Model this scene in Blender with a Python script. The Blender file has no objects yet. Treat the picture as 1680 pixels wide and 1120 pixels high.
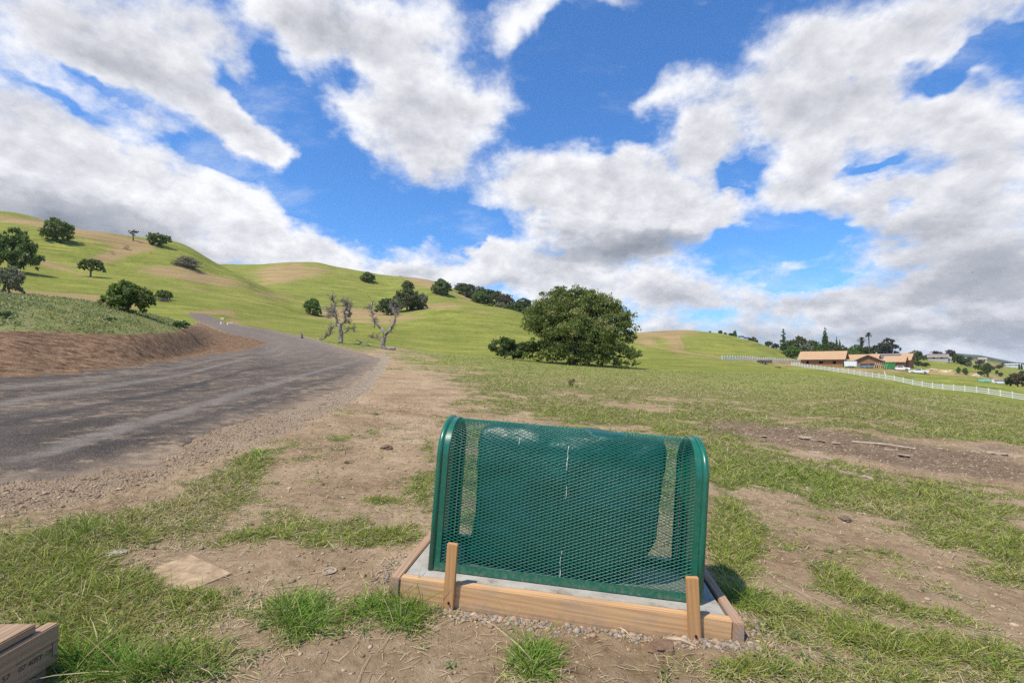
import bpy, bmesh, math, random
import numpy as np
from mathutils import Vector, Matrix
rnd = random.Random(7)
rng = np.random.default_rng(11)
sc = bpy.context.scene
C = sc.collection
F = 785.0                                   # focal length in photo pixels (photo 1680 wide)
PHI = math.atan(40 / F)                     # the camera looks up a little
cp, sp = math.cos(PHI), math.sin(PHI)

def ray(px, py):
    """direction of a photo pixel, scaled so that its forward (y) part is 1"""
    r, f, u = px - 840.0, F, 560.0 - py
    y = f * cp - u * sp
    return np.array([r / y, 1.0, (f * sp + u * cp) / y])
def at(px, py, Y):
    return Vector((ray(px, py) * Y).tolist())
def to_px(x, y, z):
    Fd = y * cp + z * sp; U = -y * sp + z * cp
    Fd = np.maximum(Fd, 1e-3)
    return 840 + F * x / Fd, 560 - F * U / Fd

# ---------------- numpy noise
def _hash(ix, iy, seed):
    n = (ix.astype(np.int64) * 374761393 + iy.astype(np.int64) * 668265263 + seed * 974634777) & 0xffffffff
    n = ((n ^ (n >> 13)) * 1274126177) & 0xffffffff
    n = n ^ (n >> 16)
    return (n & 0xffff) / 65535.0
def vnoise(x, y, seed=0):
    ix = np.floor(x); iy = np.floor(y); fx = x - ix; fy = y - iy
    fx = fx * fx * (3 - 2 * fx); fy = fy * fy * (3 - 2 * fy)
    a = _hash(ix, iy, seed); b = _hash(ix + 1, iy, seed); c = _hash(ix, iy + 1, seed); d = _hash(ix + 1, iy + 1, seed)
    return (a * (1 - fx) + b * fx) * (1 - fy) + (c * (1 - fx) + d * fx) * fy
def fbm(x, y, o=4, seed=0, gain=0.5):
    s = 0; a = 1; t = 0
    for k in range(o):
        s = s + a * vnoise(x * 2 ** k + 17.3 * k, y * 2 ** k - 9.1 * k, seed + k); t += a; a *= gain
    return s / t
def sstep(a, b, x):
    t = np.clip((x - a) / (b - a), 0, 1); return t * t * (3 - 2 * t)

# ---------------- object helpers
def tag(o, label=None, cat=None, group=None, kind=None):
    if label: o['label'] = label
    if cat: o['category'] = cat
    if group: o['group'] = group
    if kind: o['kind'] = kind
    return o
def empty(name, loc, rz=0, parent=None):
    o = bpy.data.objects.new(name, None); C.objects.link(o)
    o.location = loc; o.rotation_euler = (0, 0, rz); o.empty_display_size = 0.2
    if parent: o.parent = parent
    return o
def link(name, me, mat=None, parent=None, smooth=False):
    o = bpy.data.objects.new(name, me); C.objects.link(o)
    if mat is not None and not me.materials: me.materials.append(mat)
    if parent: o.parent = parent
    if smooth: me.polygons.foreach_set('use_smooth', np.ones(len(me.polygons), dtype=bool))
    return o
def np_mesh(name, verts, faces, attrs=None, smooth=False):
    """verts (n,3); faces: array (m,k) or list of such arrays"""
    me = bpy.data.meshes.new(name)
    verts = np.ascontiguousarray(verts, dtype=np.float32)
    fl = faces if isinstance(faces, list) else [faces]
    fl = [np.asarray(a, dtype=np.int32) for a in fl if len(a)]
    me.vertices.add(len(verts)); me.vertices.foreach_set('co', verts.ravel())
    tot = np.concatenate([np.full(len(a), a.shape[1], dtype=np.int32) for a in fl])
    idx = np.concatenate([a.ravel() for a in fl])
    st = np.zeros(len(tot), dtype=np.int32); st[1:] = np.cumsum(tot)[:-1]
    me.loops.add(len(idx)); me.loops.foreach_set('vertex_index', idx)
    me.polygons.add(len(tot)); me.polygons.foreach_set('loop_start', st)
    if smooth: me.polygons.foreach_set('use_smooth', np.ones(len(tot), dtype=bool))
    for k, v in (attrs or {}).items():
        v = np.ascontiguousarray(v, dtype=np.float32)
        if v.ndim == 1:
            a = me.attributes.new(k, 'FLOAT', 'POINT'); a.data.foreach_set('value', v)
        else:
            if v.shape[1] == 3: v = np.concatenate([v, np.ones((len(v), 1), np.float32)], 1)
            a = me.attributes.new(k, 'FLOAT_COLOR', 'POINT'); a.data.foreach_set('color', np.ascontiguousarray(v).ravel())
    me.update(calc_edges=True)
    return me
class MB:
    """collects simple solids; build() links them as ONE mesh"""
    def __init__(s): s.v = []; s.f = []
    def add(s, vs, fs):
        n = len(s.v); s.v += [tuple(v) for v in vs]; s.f += [tuple(i + n for i in f) for f in fs]
        return s
    def box(s, x0, x1, y0, y1, z0, z1, M=None):
        vs = [Vector((x, y, z)) for z in (z0, z1) for y in (y0, y1) for x in (x0, x1)]
        if M: vs = [M @ v for v in vs]
        return s.add(vs, [(0, 2, 3, 1), (4, 5, 7, 6), (0, 1, 5, 4), (2, 6, 7, 3), (0, 4, 6, 2), (1, 3, 7, 5)])
    def tube(s, pts, rad, n=8, cap=True):
        pts = [Vector(p) for p in pts]; m = len(pts)
        if not hasattr(rad, '__len__'): rad = [rad] * m
        vs = []; up = None
        for i, p in enumerate(pts):
            t = (pts[min(i + 1, m - 1)] - pts[max(i - 1, 0)]).normalized()
            if up is None:
                up = t.orthogonal().normalized()
            up = (up - t * up.dot(t));
            up = up.normalized() if up.length > 1e-6 else t.orthogonal().normalized()
            w = t.cross(up)
            for k in range(n):
                a = 2 * math.pi * k / n
                vs.append(p + (up * math.cos(a) + w * math.sin(a)) * rad[i])
        fs = [(i * n + k, i * n + (k + 1) % n, (i + 1) * n + (k + 1) % n, (i + 1) * n + k) for i in range(m - 1) for k in range(n)]
        if cap: fs += [tuple(range(n - 1, -1, -1)), tuple((m - 1) * n + k for k in range(n))]
        return s.add(vs, fs)
    def prism(s, poly, a, b):
        """poly: list of 3d points (flat), extruded from offset a to offset b (vectors)"""
        n = len(poly); a = Vector(a); b = Vector(b)
        vs = [Vector(p) + a for p in poly] + [Vector(p) + b for p in poly]
        return s.add(vs, [tuple(range(n - 1, -1, -1)), tuple(range(n, 2 * n))] + [(i, (i + 1) % n, n + (i + 1) % n, n + i) for i in range(n)])
    def mesh(s, name='m'):
        me = bpy.data.meshes.new(name); me.from_pydata([tuple(v) for v in s.v], [], s.f); me.update()
        bm = bmesh.new(); bm.from_mesh(me); bmesh.ops.recalc_face_normals(bm, faces=bm.faces); bm.to_mesh(me); bm.free()
        return me
    def build(s, name, mat, parent=None, smooth=False, bevel=0):
        me = s.mesh(name)
        if bevel:
            bm = bmesh.new(); bm.from_mesh(me)
            bmesh.ops.bevel(bm, geom=list(bm.edges), offset=bevel, segments=2, affect='EDGES', clamp_overlap=True)
            bm.to_mesh(me); bm.free()
        return link(name, me, mat, parent, smooth)

# ---------------- node helpers
class NT:
    def __init__(s, tree): s.t = tree; s.t.nodes.clear()
    def n(s, typ, ins=None, **props):
        nd = s.t.nodes.new(typ)
        for k, v in props.items(): setattr(nd, k, v)
        for k, v in (ins or {}).items():
            i = nd.inputs[k]
            if hasattr(v, 'is_output') or isinstance(v, bpy.types.NodeSocket): s.t.links.new(v, i)
            else: i.default_value = v
        return nd
    def m(s, op, a, b=None, c=None, clamp=False):
        nd = s.t.nodes.new('ShaderNodeMath'); nd.operation = op; nd.use_clamp = clamp
        for i, v in enumerate((a, b, c)):
            if v is None: continue
            if isinstance(v, bpy.types.NodeSocket): s.t.links.new(v, nd.inputs[i])
            else: nd.inputs[i].default_value = v
        return nd.outputs[0]
    def mix(s, f, a, b, blend='MIX'):
        nd = s.t.nodes.new('ShaderNodeMix'); nd.data_type = 'RGBA'; nd.blend_type = blend
        for k, v in ((0, f), (6, a), (7, b)):
            if isinstance(v, bpy.types.NodeSocket): s.t.links.new(v, nd.inputs[k])
            else: nd.inputs[k].default_value = v if k == 0 or len(v) == 4 else (*v, 1)
        return nd.outputs[2]
    def ramp(s, f, stops, interp='LINEAR'):
        nd = s.t.nodes.new('ShaderNodeValToRGB'); s.t.links.new(f, nd.inputs[0]); cr = nd.color_ramp; cr.interpolation = interp
        while len(cr.elements) < len(stops): cr.elements.new(0.5)
        for e, (p, c) in zip(cr.elements, stops):
            e.position = p; e.color = (*c, 1) if hasattr(c, '__len__') else (c, c, c, 1)
        return nd.outputs[0]
    def rng(s, v, a, b, c=0.0, d=1.0, smooth=True):
        nd = s.t.nodes.new('ShaderNodeMapRange'); nd.interpolation_type = 'SMOOTHSTEP' if smooth else 'LINEAR'
        s.t.links.new(v, nd.inputs[0])
        for i, x in zip((1, 2, 3, 4), (a, b, c, d)): nd.inputs[i].default_value = x
        return nd.outputs[0]
    def noise(s, vec, scale, detail=4, rough=0.55, dist=0.0, out=0):
        nd = s.n('ShaderNodeTexNoise', {'Scale': scale, 'Detail': detail, 'Roughness': rough, 'Distortion': dist})
        if vec is not None: s.t.links.new(vec, nd.inputs['Vector'])
        return nd.outputs[out]
    def attr(s, name, out='Fac'):
        return s.n('ShaderNodeAttribute', attribute_name=name).outputs[out]
def material(name):
    m = bpy.data.materials.new(name); m.use_nodes = True
    return m, NT(m.node_tree)
def finish(nt, col, rough=0.8, bump=None, bdist=0.01, bstr=0.5, metallic=0.0, spec=0.3, normal=None, **extra):
    ins = {'Base Color': col if isinstance(col, bpy.types.NodeSocket) else (*col, 1), 'Roughness': rough, 'Metallic': metallic, 'Specular IOR Level': spec}
    ins.update(extra)
    if bump is not None:
        b = nt.n('ShaderNodeBump', {'Height': bump, 'Distance': bdist, 'Strength': bstr}); ins['Normal'] = b.outputs[0]
    p = nt.n('ShaderNodeBsdfPrincipled', ins)
    o = nt.n('ShaderNodeOutputMaterial', {'Surface': p.outputs[0]})
    return p
def simple(name, col, rough=0.7, var=0.25, scale=20.0, bump=0.0, spec=0.3, metallic=0.0):
    m, nt = material(name)
    tc = nt.n('ShaderNodeTexCoord').outputs['Object']
    n = nt.noise(tc, scale, 5, 0.6)
    lo = [c * (1 - var) for c in col]; hi = [min(1, c * (1 + var)) for c in col]
    c = nt.ramp(n, [(0.3, lo), (0.7, hi)])
    finish(nt, c, rough, bump=n if bump else None, bdist=bump, spec=spec, metallic=metallic)
    return m

# ---------------- camera
cam_d = bpy.data.cameras.new('camera'); cam = bpy.data.objects.new('camera', cam_d); C.objects.link(cam)
cam_d.sensor_width = 36; cam_d.lens = 36 * F / 1680; cam_d.clip_start = 0.05; cam_d.clip_end = 20000
cam.location = (0, 0, 0); cam.rotation_euler = (math.pi / 2 + PHI, 0, 0)
sc.camera = cam
sc.view_settings.view_transform = 'Standard'; sc.view_settings.look = 'None'; sc.view_settings.gamma = 1; sc.view_settings.exposure = 0.22
sc.view_settings.use_curve_mapping = False
# ---------------- sun and sky (clouds placed by direction)
SUN = Vector((-0.36, -0.32, 0.87)).normalized()
sun_d = bpy.data.lights.new('sun', 'SUN'); sun_d.energy = 4.3; sun_d.angle = math.radians(1.2); sun_d.color = (1.0, 0.925, 0.79)
sun = bpy.data.objects.new('sun', sun_d); C.objects.link(sun)
sun.rotation_euler = (-SUN).to_track_quat('-Z', 'Y').to_euler(); sun.location = (-20, -10, 40)

def azel(px, py):
    d = ray(px, py); d = d / np.linalg.norm(d)
    return math.atan2(d[0], d[1]), math.asin(d[2])
COVER = [  # photo x, y, radius x, radius y, tilt (deg, clockwise down), weight
 (90,50,190,90,5,.8),(270,85,170,85,15,.8),(400,75,70,50,30,.5),(250,130,110,50,10,.4),(60,190,150,60,0,.45),(30,130,60,40,0,.3),
 (330,190,150,38,12,.6),(400,225,90,36,20,.7),(455,250,55,34,35,.6),(220,200,120,30,5,.35),
 (80,290,220,95,5,.95),(260,310,150,75,12,.85),(390,330,90,60,25,.8),(450,390,120,50,22,.8),(560,420,90,34,12,.75),(250,400,420,70,3,.7),(60,400,220,70,0,.5),
 (470,22,80,34,10,.75),(560,55,120,70,8,.8),(690,40,110,62,0,.8),(620,95,110,30,0,.35),(890,22,105,48,-8,.85),(1010,0,70,18,0,.3),(850,60,50,24,0,.4),
 (690,175,110,62,15,.85),(800,170,90,48,-5,.6),(640,210,90,60,10,.5),(720,255,80,50,20,.65),(690,300,50,30,10,.45),(560,180,70,30,10,.45),(520,110,50,30,10,.3),(600,240,60,26,20,.3),
 (940,285,130,52,8,.95),(1060,310,130,60,5,.9),(860,330,110,40,5,.8),(1000,385,170,70,0,.85),(1160,350,90,50,0,.7),(1090,420,110,40,0,.5),(960,440,60,30,0,.5),(1210,340,60,30,0,.4),
 (810,425,80,44,5,.9),(720,440,90,36,0,.7),(880,465,80,34,0,.7),(640,450,80,26,0,.6),(970,480,120,30,0,.6),(1120,480,130,34,0,.7),
 (1155,238,54,42,0,.95),(1110,150,90,34,-10,.42),(1050,185,70,22,-10,.3),(1230,40,70,30,-20,.25),(1150,10,60,16,0,.3),
 (1270,120,120,60,0,.75),(1400,170,170,70,0,.85),(1240,190,120,50,5,.6),(1400,40,130,60,0,.8),(1550,40,150,60,-8,.8),(1660,10,60,26,0,.4),(1350,230,150,60,0,.7),(1540,200,130,60,0,.7),(1640,200,100,80,-15,.8),
 (1330,290,70,44,0,.85),(1480,310,140,50,0,.8),(1620,320,150,80,0,.8),(1400,330,90,30,0,.5),(1500,370,150,40,0,.5),(1640,430,180,70,0,.75),(1480,420,130,28,-5,.6),
 (1560,480,240,40,0,.6),(1350,500,120,24,0,.5),(1230,440,40,20,0,.2),(1650,540,300,40,0,.5),
 (-300,200,350,400,0,.7),(2000,200,350,400,0,.7),
]
GAPS = [
 (960,115,110,65,0,.9),(880,205,46,40,0,.5),(1010,215,60,26,20,.5),(925,60,60,20,-30,.2),
 (455,100,22,50,-10,.35),(500,180,50,50,-20,.5),(560,120,60,20,10,.4),(540,290,60,60,30,.9),(600,345,90,40,20,.9),(740,365,100,26,8,.85),(680,385,60,18,0,.5),(800,385,60,16,10,.4),
 (330,260,90,14,10,.6),(100,170,90,12,22,.5),(210,165,50,24,0,.45),(150,140,60,12,30,.3),(380,150,70,12,30,.3),
 (1190,60,60,50,0,.35),(1060,50,80,50,0,.6),(1590,105,80,20,-30,.8),(1530,120,60,22,10,.5),(1650,70,40,16,-20,.4),(1270,385,80,34,5,1.0),(1215,400,50,30,0,.6),(1330,455,90,14,0,.7),(1210,290,44,16,10,.8),(1420,272,60,10,-8,.7),(1190,300,30,12,0,.4),(1360,380,60,16,0,.5),
 (1470,350,60,10,0,.2),
]
DARK = [
 (100,370,220,45,5,.8),(330,410,170,45,10,.55),(250,450,300,40,0,.3),(180,100,160,40,15,.3),(60,190,130,40,0,.35),(20,250,90,30,0,.35),
 (1010,415,140,36,-3,1.1),(920,370,90,24,0,.5),(1120,390,100,28,0,.45),(820,465,80,24,0,.45),(650,460,90,20,0,.35),
 (700,200,100,40,0,.3),(600,65,130,36,0,.28),(1300,170,150,50,0,.3),(1480,230,140,50,0,.3),(1560,370,200,80,0,.45),(1620,450,200,50,0,.5),(1400,345,110,24,0,.35),
 (1250,500,300,30,0,.35),(1500,545,400,30,0,.6),(1100,550,300,26,0,.45),(1640,240,100,60,0,.3),(1480,50,150,40,0,.25),
 (-300,200,350,400,0,.3),(2000,200,350,400,0,.4),
]
w = bpy.data.worlds.new('World'); sc.world = w; w.use_nodes = True
nt = NT(w.node_tree)
d = nt.n('ShaderNodeTexCoord').outputs['Generated']
sx = nt.n('ShaderNodeSeparateXYZ', {0: d}); X, Y, Z = sx.outputs
az = nt.m('ARCTAN2', X, Y); el = nt.m('ARCSINE', Z)
ae = nt.n('ShaderNodeCombineXYZ', {0: az, 1: el}).outputs[0]
zz = nt.m('MULTIPLY_ADD', nt.m('MAXIMUM', Z, 0.0), 0.7, 0.62)
inv = nt.m('DIVIDE', 1.0, zz)
pv = nt.n('ShaderNodeVectorMath', {0: nt.n('ShaderNodeCombineXYZ', {0: X, 1: Y, 2: nt.m('MULTIPLY', Z, 1.45)}).outputs[0], 'Scale': inv}, operation='SCALE').outputs[0]
# gentle domain warp of the placement so that the edges are torn
wn = nt.noise(pv, 6.0, 4, 0.6, out=1)
wv = nt.n('ShaderNodeVectorMath', {0: wn, 1: (0.5, 0.5, 0.5)}, operation='SUBTRACT').outputs[0]
wv = nt.n('ShaderNodeVectorMath', {0: wv, 'Scale': 0.13}, operation='SCALE').outputs[0]
aw = nt.n('ShaderNodeVectorMath', {0: ae, 1: wv}, operation='ADD').outputs[0]
def blobs(lst, vec):
    acc = None
    for (cx, cy, rx, ry, rot, wt) in lst:
        a, e = azel(cx, cy)
        k = math.cos(a) ** 2 if abs(cx - 840) < 1400 else 1
        sxx = rx / F * k * 1.22; syy = ry / F * math.cos(a) * 1.22
        mp = nt.n('ShaderNodeMapping', {'Vector': vec, 'Location': (a, e, 0), 'Rotation': (0, 0, -math.radians(rot)), 'Scale': (sxx, syy, 1)}, vector_type='TEXTURE')
        # flatten z so that only azimuth and elevation count
        g = nt.n('ShaderNodeTexGradient', {0: mp.outputs[0]}, gradient_type='SPHERICAL')
        acc = nt.m('MULTIPLY', g.outputs['Fac'], wt) if acc is None else nt.m('MULTIPLY_ADD', g.outputs['Fac'], wt, acc)
    return acc
aw2 = nt.n('ShaderNodeVectorMath', {0: aw, 1: (1, 1, 0)}, operation='MULTIPLY').outputs[0]
cov = nt.m('SUBTRACT', blobs(COVER, aw2), blobs(GAPS, aw2))
n1 = nt.noise(pv, 6.5, 9, 0.63, 0.0)
sl = SUN
pv2 = nt.n('ShaderNodeVectorMath', {0: pv, 1: (-0.02, -0.015, 0.04)}, operation='ADD').outputs[0]
n2 = nt.noise(pv2, 6.5, 7, 0.63, 0.0)
cov = nt.m('ADD', cov, nt.rng(Z, 0.02, 0.24, 0.62, 0.0))
dens = nt.m('ADD', nt.m('MULTIPLY_ADD', cov, 1.15, -0.02), nt.m('MULTIPLY', nt.m('SUBTRACT', n1, 0.5), 2.1))
alpha = nt.rng(dens, 0.00, 0.80)
wisp = nt.m('MULTIPLY', nt.rng(nt.noise(nt.n('ShaderNodeMapping', {'Vector': pv, 'Rotation': (0, 0, .5), 'Scale': (1, 2.2, 1.6)}).outputs[0], 2.4, 7, 0.66), 0.50, 0.78), 0.42)
alpha = nt.m('MAXIMUM', alpha, wisp)
alpha = nt.m('MULTIPLY', alpha, nt.rng(Z, -0.06, -0.01))
relief = nt.m('SUBTRACT', n1, n2)                      # denser here than toward the light: in the light
dk = blobs(DARK, aw2)
ndk = nt.noise(pv, 3.2, 4, 0.5)
dark = nt.m('ADD', nt.m('MULTIPLY', dk, 0.72), nt.m('MULTIPLY', nt.m('SUBTRACT', ndk, 0.5), 0.65))
dark = nt.m('SUBTRACT', dark, nt.m('MULTIPLY', relief, 1.3))
dark = nt.m('ADD', dark, nt.rng(dens, 0.3, 1.5, 0.0, 0.30, False))
ccol = nt.ramp(dark, [(0.0, (0.86, 0.865, 0.89)), (0.22, (0.66, 0.67, 0.71)), (0.5, (0.44, 0.455, 0.50)), (0.8, (0.33, 0.355, 0.405)), (1.0, (0.24, 0.265, 0.315))])
sky = nt.n('ShaderNodeTexSky', sky_type='NISHITA', sun_disc=False, sun_elevation=math.asin(SUN.z), sun_rotation=math.atan2(SUN.x, SUN.y), air_density=1.0, dust_density=0.6, ozone_density=3.0)
skc = nt.n('ShaderNodeVectorMath', {0: sky.outputs[0], 'Scale': 1.0}, operation='SCALE').outputs[0]
skc = nt.n('ShaderNodeVectorMath', {0: skc, 1: (0.62, 1.12, 1.62)}, operation='MULTIPLY').outputs[0]
bg1 = nt.n('ShaderNodeBackground', {'Color': skc, 'Strength': 0.108})
bg2 = nt.n('ShaderNodeBackground', {'Color': ccol, 'Strength': 1.0})
mx = nt.n('ShaderNodeMixShader', {0: alpha, 1: bg1.outputs[0], 2: bg2.outputs[0]})
nt.n('ShaderNodeOutputWorld', {'Surface': mx.outputs[0]})
sc.cycles.max_bounces = 5; sc.cycles.diffuse_bounces = 2; sc.cycles.glossy_bounces = 2; sc.cycles.transparent_max_bounces = 6
sc.cycles.use_adaptive_sampling = True; sc.cycles.adaptive_threshold = 0.012; sc.cycles.adaptive_min_samples = 16
w.cycles.sampling_method = 'MANUAL'; w.cycles.sample_map_resolution = 512
sc.cycles.use_denoising = False
# ---------------- the land: a height field over (u = x / y, y), real metres, built from the lie of the hills
PA, PB, PZ = -0.062, 0.022, -0.955          # the near field is a plane that tips down to the right
SLABP = (0.17, 1.95)
def plane(x, y): return PZ + PA * x + PB * y
def plane_t(px, Y):
    u = ray(px, 600)[0]; return plane(u * Y, Y) / Y
N_ = None
#  px : [(Y, photo y)...]  same number of stations everywhere: D E F G H I J K L M
PROF = {
 -900: [(7,636),(10,548),(18,482),(32,502),(60,488),(110,425),(175,330),(270,372),(600,450),(4000,590)],
 -300: [(7.4,629),(11,543),(20,480),(35,500),(60,491),(110,415),(175,336),(270,375),(600,450),(4000,590)],
 0:   [(8.2,622),(12.5,541),(22,484),(38,508),(60,493),(105,432),(175,353),(270,385),(600,450),(4000,590)],
 100: [(9.8,613),(14.5,545),(25,491),(40,512),(62,499),(105,450),(175,373),(270,402),(600,460),(4000,590)],
 200: [(12,605),(17,547),(27,508),(42,523),(65,511),(110,460),(180,389),(270,415),(600,470),(4000,590)],
 260: [(16,592),(21,545),(30,521),(45,532),(66,517),(112,470),(182,398),(265,425),(600,470),(4000,590)],
 300: [(20,585),(25,546),(34,531),(50,535),(68,517),(114,478),(185,410),(255,432),(500,455),(4000,590)],
 350: [(25,578),(33,557),(42,544),(54,535),(70,524),(118,487),(190,433),(245,447),(330,441),(4000,590)],
 400: [(28,576),(38,560),(47,549),(60,535),(80,529),(122,495),(190,456),(240,464),(325,438),(4000,590)],
 450: [(28,N_),(40,565),(52,551),(66,542),(90,532),(130,505),(190,480),(235,470),(320,436),(4000,590)],
 500: [(28,N_),(42,565),(54,555),(72,545),(98,535),(138,512),(190,490),(240,471),(320,434),(4000,590)],
 560: [(28,N_),(46,566),(56,560),(76,551),(102,538),(140,518),(190,499),(240,481),(320,445),(4000,590)],
 640: [(28,N_),(48,575),(60,567),(82,557),(110,533),(136,519),(188,516),(240,498),(330,457),(4000,590)],
 700: [(28,N_),(50,581),(64,575),(86,562),(116,526),(142,506),(182,511),(240,491),(330,464),(4000,590)],
 760: [(28,N_),(52,585),(68,579),(88,565),(118,524),(145,500),(186,509),(240,500),(330,483),(4000,590)],
 830: [(28,N_),(53,589),(70,583),(92,568),(120,533),(147,508),(188,518),(242,510),(330,500),(4000,590)],
 900: [(28,N_),(54,596),(72,589),(95,576),(122,550),(150,528),(190,536),(242,530),(330,518),(4000,590)],
 1000:[(28,N_),(55,602),(74,597),(97,588),(126,571),(152,553),(195,555),(244,546),(330,548),(4000,592)],
 1045:[(28,N_),(56,605),(75,600),(98,590),(130,574),(153,563),(188,566),(242,545),(330,556),(4000,594)],
 1110:[(28,N_),(58,607),(78,602),(102,594),(136,580),(156,572),(188,574),(240,540),(330,560),(4000,596)],
 1180:[(28,N_),(60,609),(80,605),(106,598),(140,588),(162,583),(192,580),(242,548),(330,566),(4000,598)],
 1240:[(28,N_),(60,610),(82,607),(110,602),(142,594),(166,588),(198,580),(246,562),(340,572),(4000,598)],
 1300:[(28,N_),(62,611),(88,609),(124,606.5),(160,603),(190,598.5),(214,590),(262,578),(400,580),(4000,598)],
 1400:[(28,628),(62,623),(95,619),(128,616),(160,606),(190,600),(216,597),(268,590),(400,586),(4000,592)],
 1460:[(28,637),(62,632),(90,628),(124,624),(160,609),(190,603),(222,599),(280,592),(410,586),(4000,589)],
 1500:[(28,644),(62,638),(85,635),(118,632),(155,618),(190,606),(226,600),(290,590),(700,594),(4000,586)],
 1550:[(28,651),(62,645),(82,642),(112,638),(150,624),(190,610),(232,603),(300,592),(700,592),(4000,584.5)],
 1600:[(28,658),(62,650),(78,647),(105,643),(146,630),(190,617),(240,609),(315,602),(700,592),(4000,586.5)],
 1680:[(28,671),(56,663),(72,659),(94,655),(140,640),(190,632),(255,622),(350,614),(700,602),(4000,597)],
 2100:[(24,725),(50,712),(66,700),(90,692),(140,672),(190,655),(260,640),(360,625),(700,607),(4000,600)],
 2600:[(20,770),(45,745),(60,730),(90,712),(140,690),(190,670),(260,650),(370,632),(700,610),(4000,601)],
}
def pchip(xk, yk, x):
    """monotone cubic through xk,yk (1d) evaluated at x"""
    xk = np.asarray(xk, float); yk = np.asarray(yk, float)
    h = np.diff(xk); dl = np.diff(yk) / h
    m = np.zeros(len(xk)); m[0] = dl[0]; m[-1] = dl[-1]
    for i in range(1, len(xk) - 1):
        if dl[i - 1] * dl[i] > 0:
            w1 = 2 * h[i] + h[i - 1]; w2 = h[i] + 2 * h[i - 1]
            m[i] = (w1 + w2) / (w1 / dl[i - 1] + w2 / dl[i])
    j = np.clip(np.searchsorted(xk, x) - 1, 0, len(xk) - 2)
    t = (x - xk[j]) / h[j]
    t2 = t * t; t3 = t2 * t
    return (2 * t3 - 3 * t2 + 1) * yk[j] + (t3 - 2 * t2 + t) * h[j] * m[j] + (-2 * t3 + 3 * t2) * yk[j + 1] + (t3 - t2) * h[j] * m[j + 1]

pxs = sorted(PROF)
UK = np.array([ray(p, 600)[0] for p in pxs])
KN = len(PROF[0])
lY = np.zeros((len(pxs), KN)); T = np.zeros((len(pxs), KN))
for i, p in enumerate(pxs):
    for k, (Y, py) in enumerate(PROF[p]):
        lY[i, k] = math.log(Y)
        T[i, k] = plane_t(p, Y) if py is None else ray(p, py)[2]
NU, NY = 1500, 1250
U = np.concatenate([np.linspace(-2.3, -1.15, 120, endpoint=False), np.linspace(-1.15, 1.15, NU - 240), np.linspace(1.15, 2.3, 121)[1:]])
NU = len(U)
YY = np.exp(np.linspace(math.log(0.6), math.log(4200.0), NY))
Ylog = np.log(YY)
HZ = np.zeros((NU, NY))
near = [0.45, 1.2, 2.5, 4.5, 6.0]
colY = np.stack([pchip(UK, lY[:, k], np.clip(U, UK[0], UK[-1])) for k in range(KN)], 1)
colT = np.stack([pchip(UK, T[:, k], np.clip(U, UK[0], UK[-1])) for k in range(KN)], 1)
for i in range(NU):
    Yk = np.concatenate([near, np.exp(colY[i])])
    zk = np.concatenate([[plane(U[i] * y, y) for y in near], colT[i] * np.exp(colY[i])])
    o = np.argsort(Yk); HZ[i] = pchip(np.log(Yk[o]), zk[o], np.log(YY))
XX = U[:, None] * YY[None, :]; YG = np.broadcast_to(YY[None, :], XX.shape)
# undulation of the hills, gullies and swells
far = sstep(60, 130, YG) * (1 - sstep(900, 2000, YG))
HZ = HZ + far * ((fbm(XX / 26, YG / 34, 3, 5) - 0.5) * 2.4 + (np.abs(fbm(XX / 30 + YG / 90, YG / 60, 2, 15) - .5) - .12) * 5 * sstep(100, 140, YG) * (1 - sstep(260, 330, YG)) * sstep(.1, .5, -U)[:, None])
far2 = sstep(900, 2500, YG)
HZ = HZ + far2 * (fbm(XX / 260, YG / 500, 4, 8) - 0.45) * 26 * sstep(0.8, 0.95, np.abs(U))[:, None]
def bil(A, x, y):
    x = np.asarray(x, float); y = np.maximum(np.asarray(y, float), 0.61)
    u = np.clip(x / y, U[0], U[-1] - 1e-6)
    i = np.clip(np.searchsorted(U, u) - 1, 0, NU - 2); fu = (u - U[i]) / (U[i + 1] - U[i])
    lj = (np.log(y) - Ylog[0]) / (Ylog[1] - Ylog[0]); j = np.clip(lj.astype(int), 0, NY - 2); fj = np.clip(lj - j, 0, 1)
    return (A[i, j] * (1 - fu) + A[i + 1, j] * fu) * (1 - fj) + (A[i, j + 1] * (1 - fu) + A[i + 1, j + 1] * fu) * fj
PX, PY = to_px(XX, YG, HZ)                   # where each bit of ground falls in the photo: used to read off what grows there

def field(px, py, lst):
    acc = np.zeros(np.shape(px))
    for (cx, cy, rx, ry, rot, wt) in lst:
        c, s = math.cos(math.radians(rot)), math.sin(math.radians(rot))
        dx = px - cx; dy = py - cy
        q = ((dx * c + dy * s) / rx) ** 2 + ((-dx * s + dy * c) / ry) ** 2
        acc += wt * np.exp(-q * 1.2)
    return acc
def inside(px, py, poly):
    poly = np.array(poly, float); r = np.zeros(np.shape(px), bool)
    j = len(poly) - 1
    for i in range(len(poly)):
        xi, yi = poly[i]; xj, yj = poly[j]
        c = ((yi > py) != (yj > py)) & (px < (xj - xi) * (py - yi) / (yj - yi + 1e-9) + xi)
        r ^= c; j = i
    return r
def sdist(px, py, line, sy=1.0):
    """distance to a polyline in photo pixels (rows stretched by sy)"""
    best = np.full(np.shape(px), 1e9)
    for (x0, y0), (x1, y1) in zip(line[:-1], line[1:]):
        dx, dy = x1 - x0, (y1 - y0) * sy; L = dx * dx + dy * dy + 1e-9
        t = np.clip(((px - x0) * dx + (py - y0) * sy * dy) / L, 0, 1)
        best = np.minimum(best, np.hypot(px - x0 - t * dx, (py - y0) * sy - t * dy))
    return best
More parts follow.
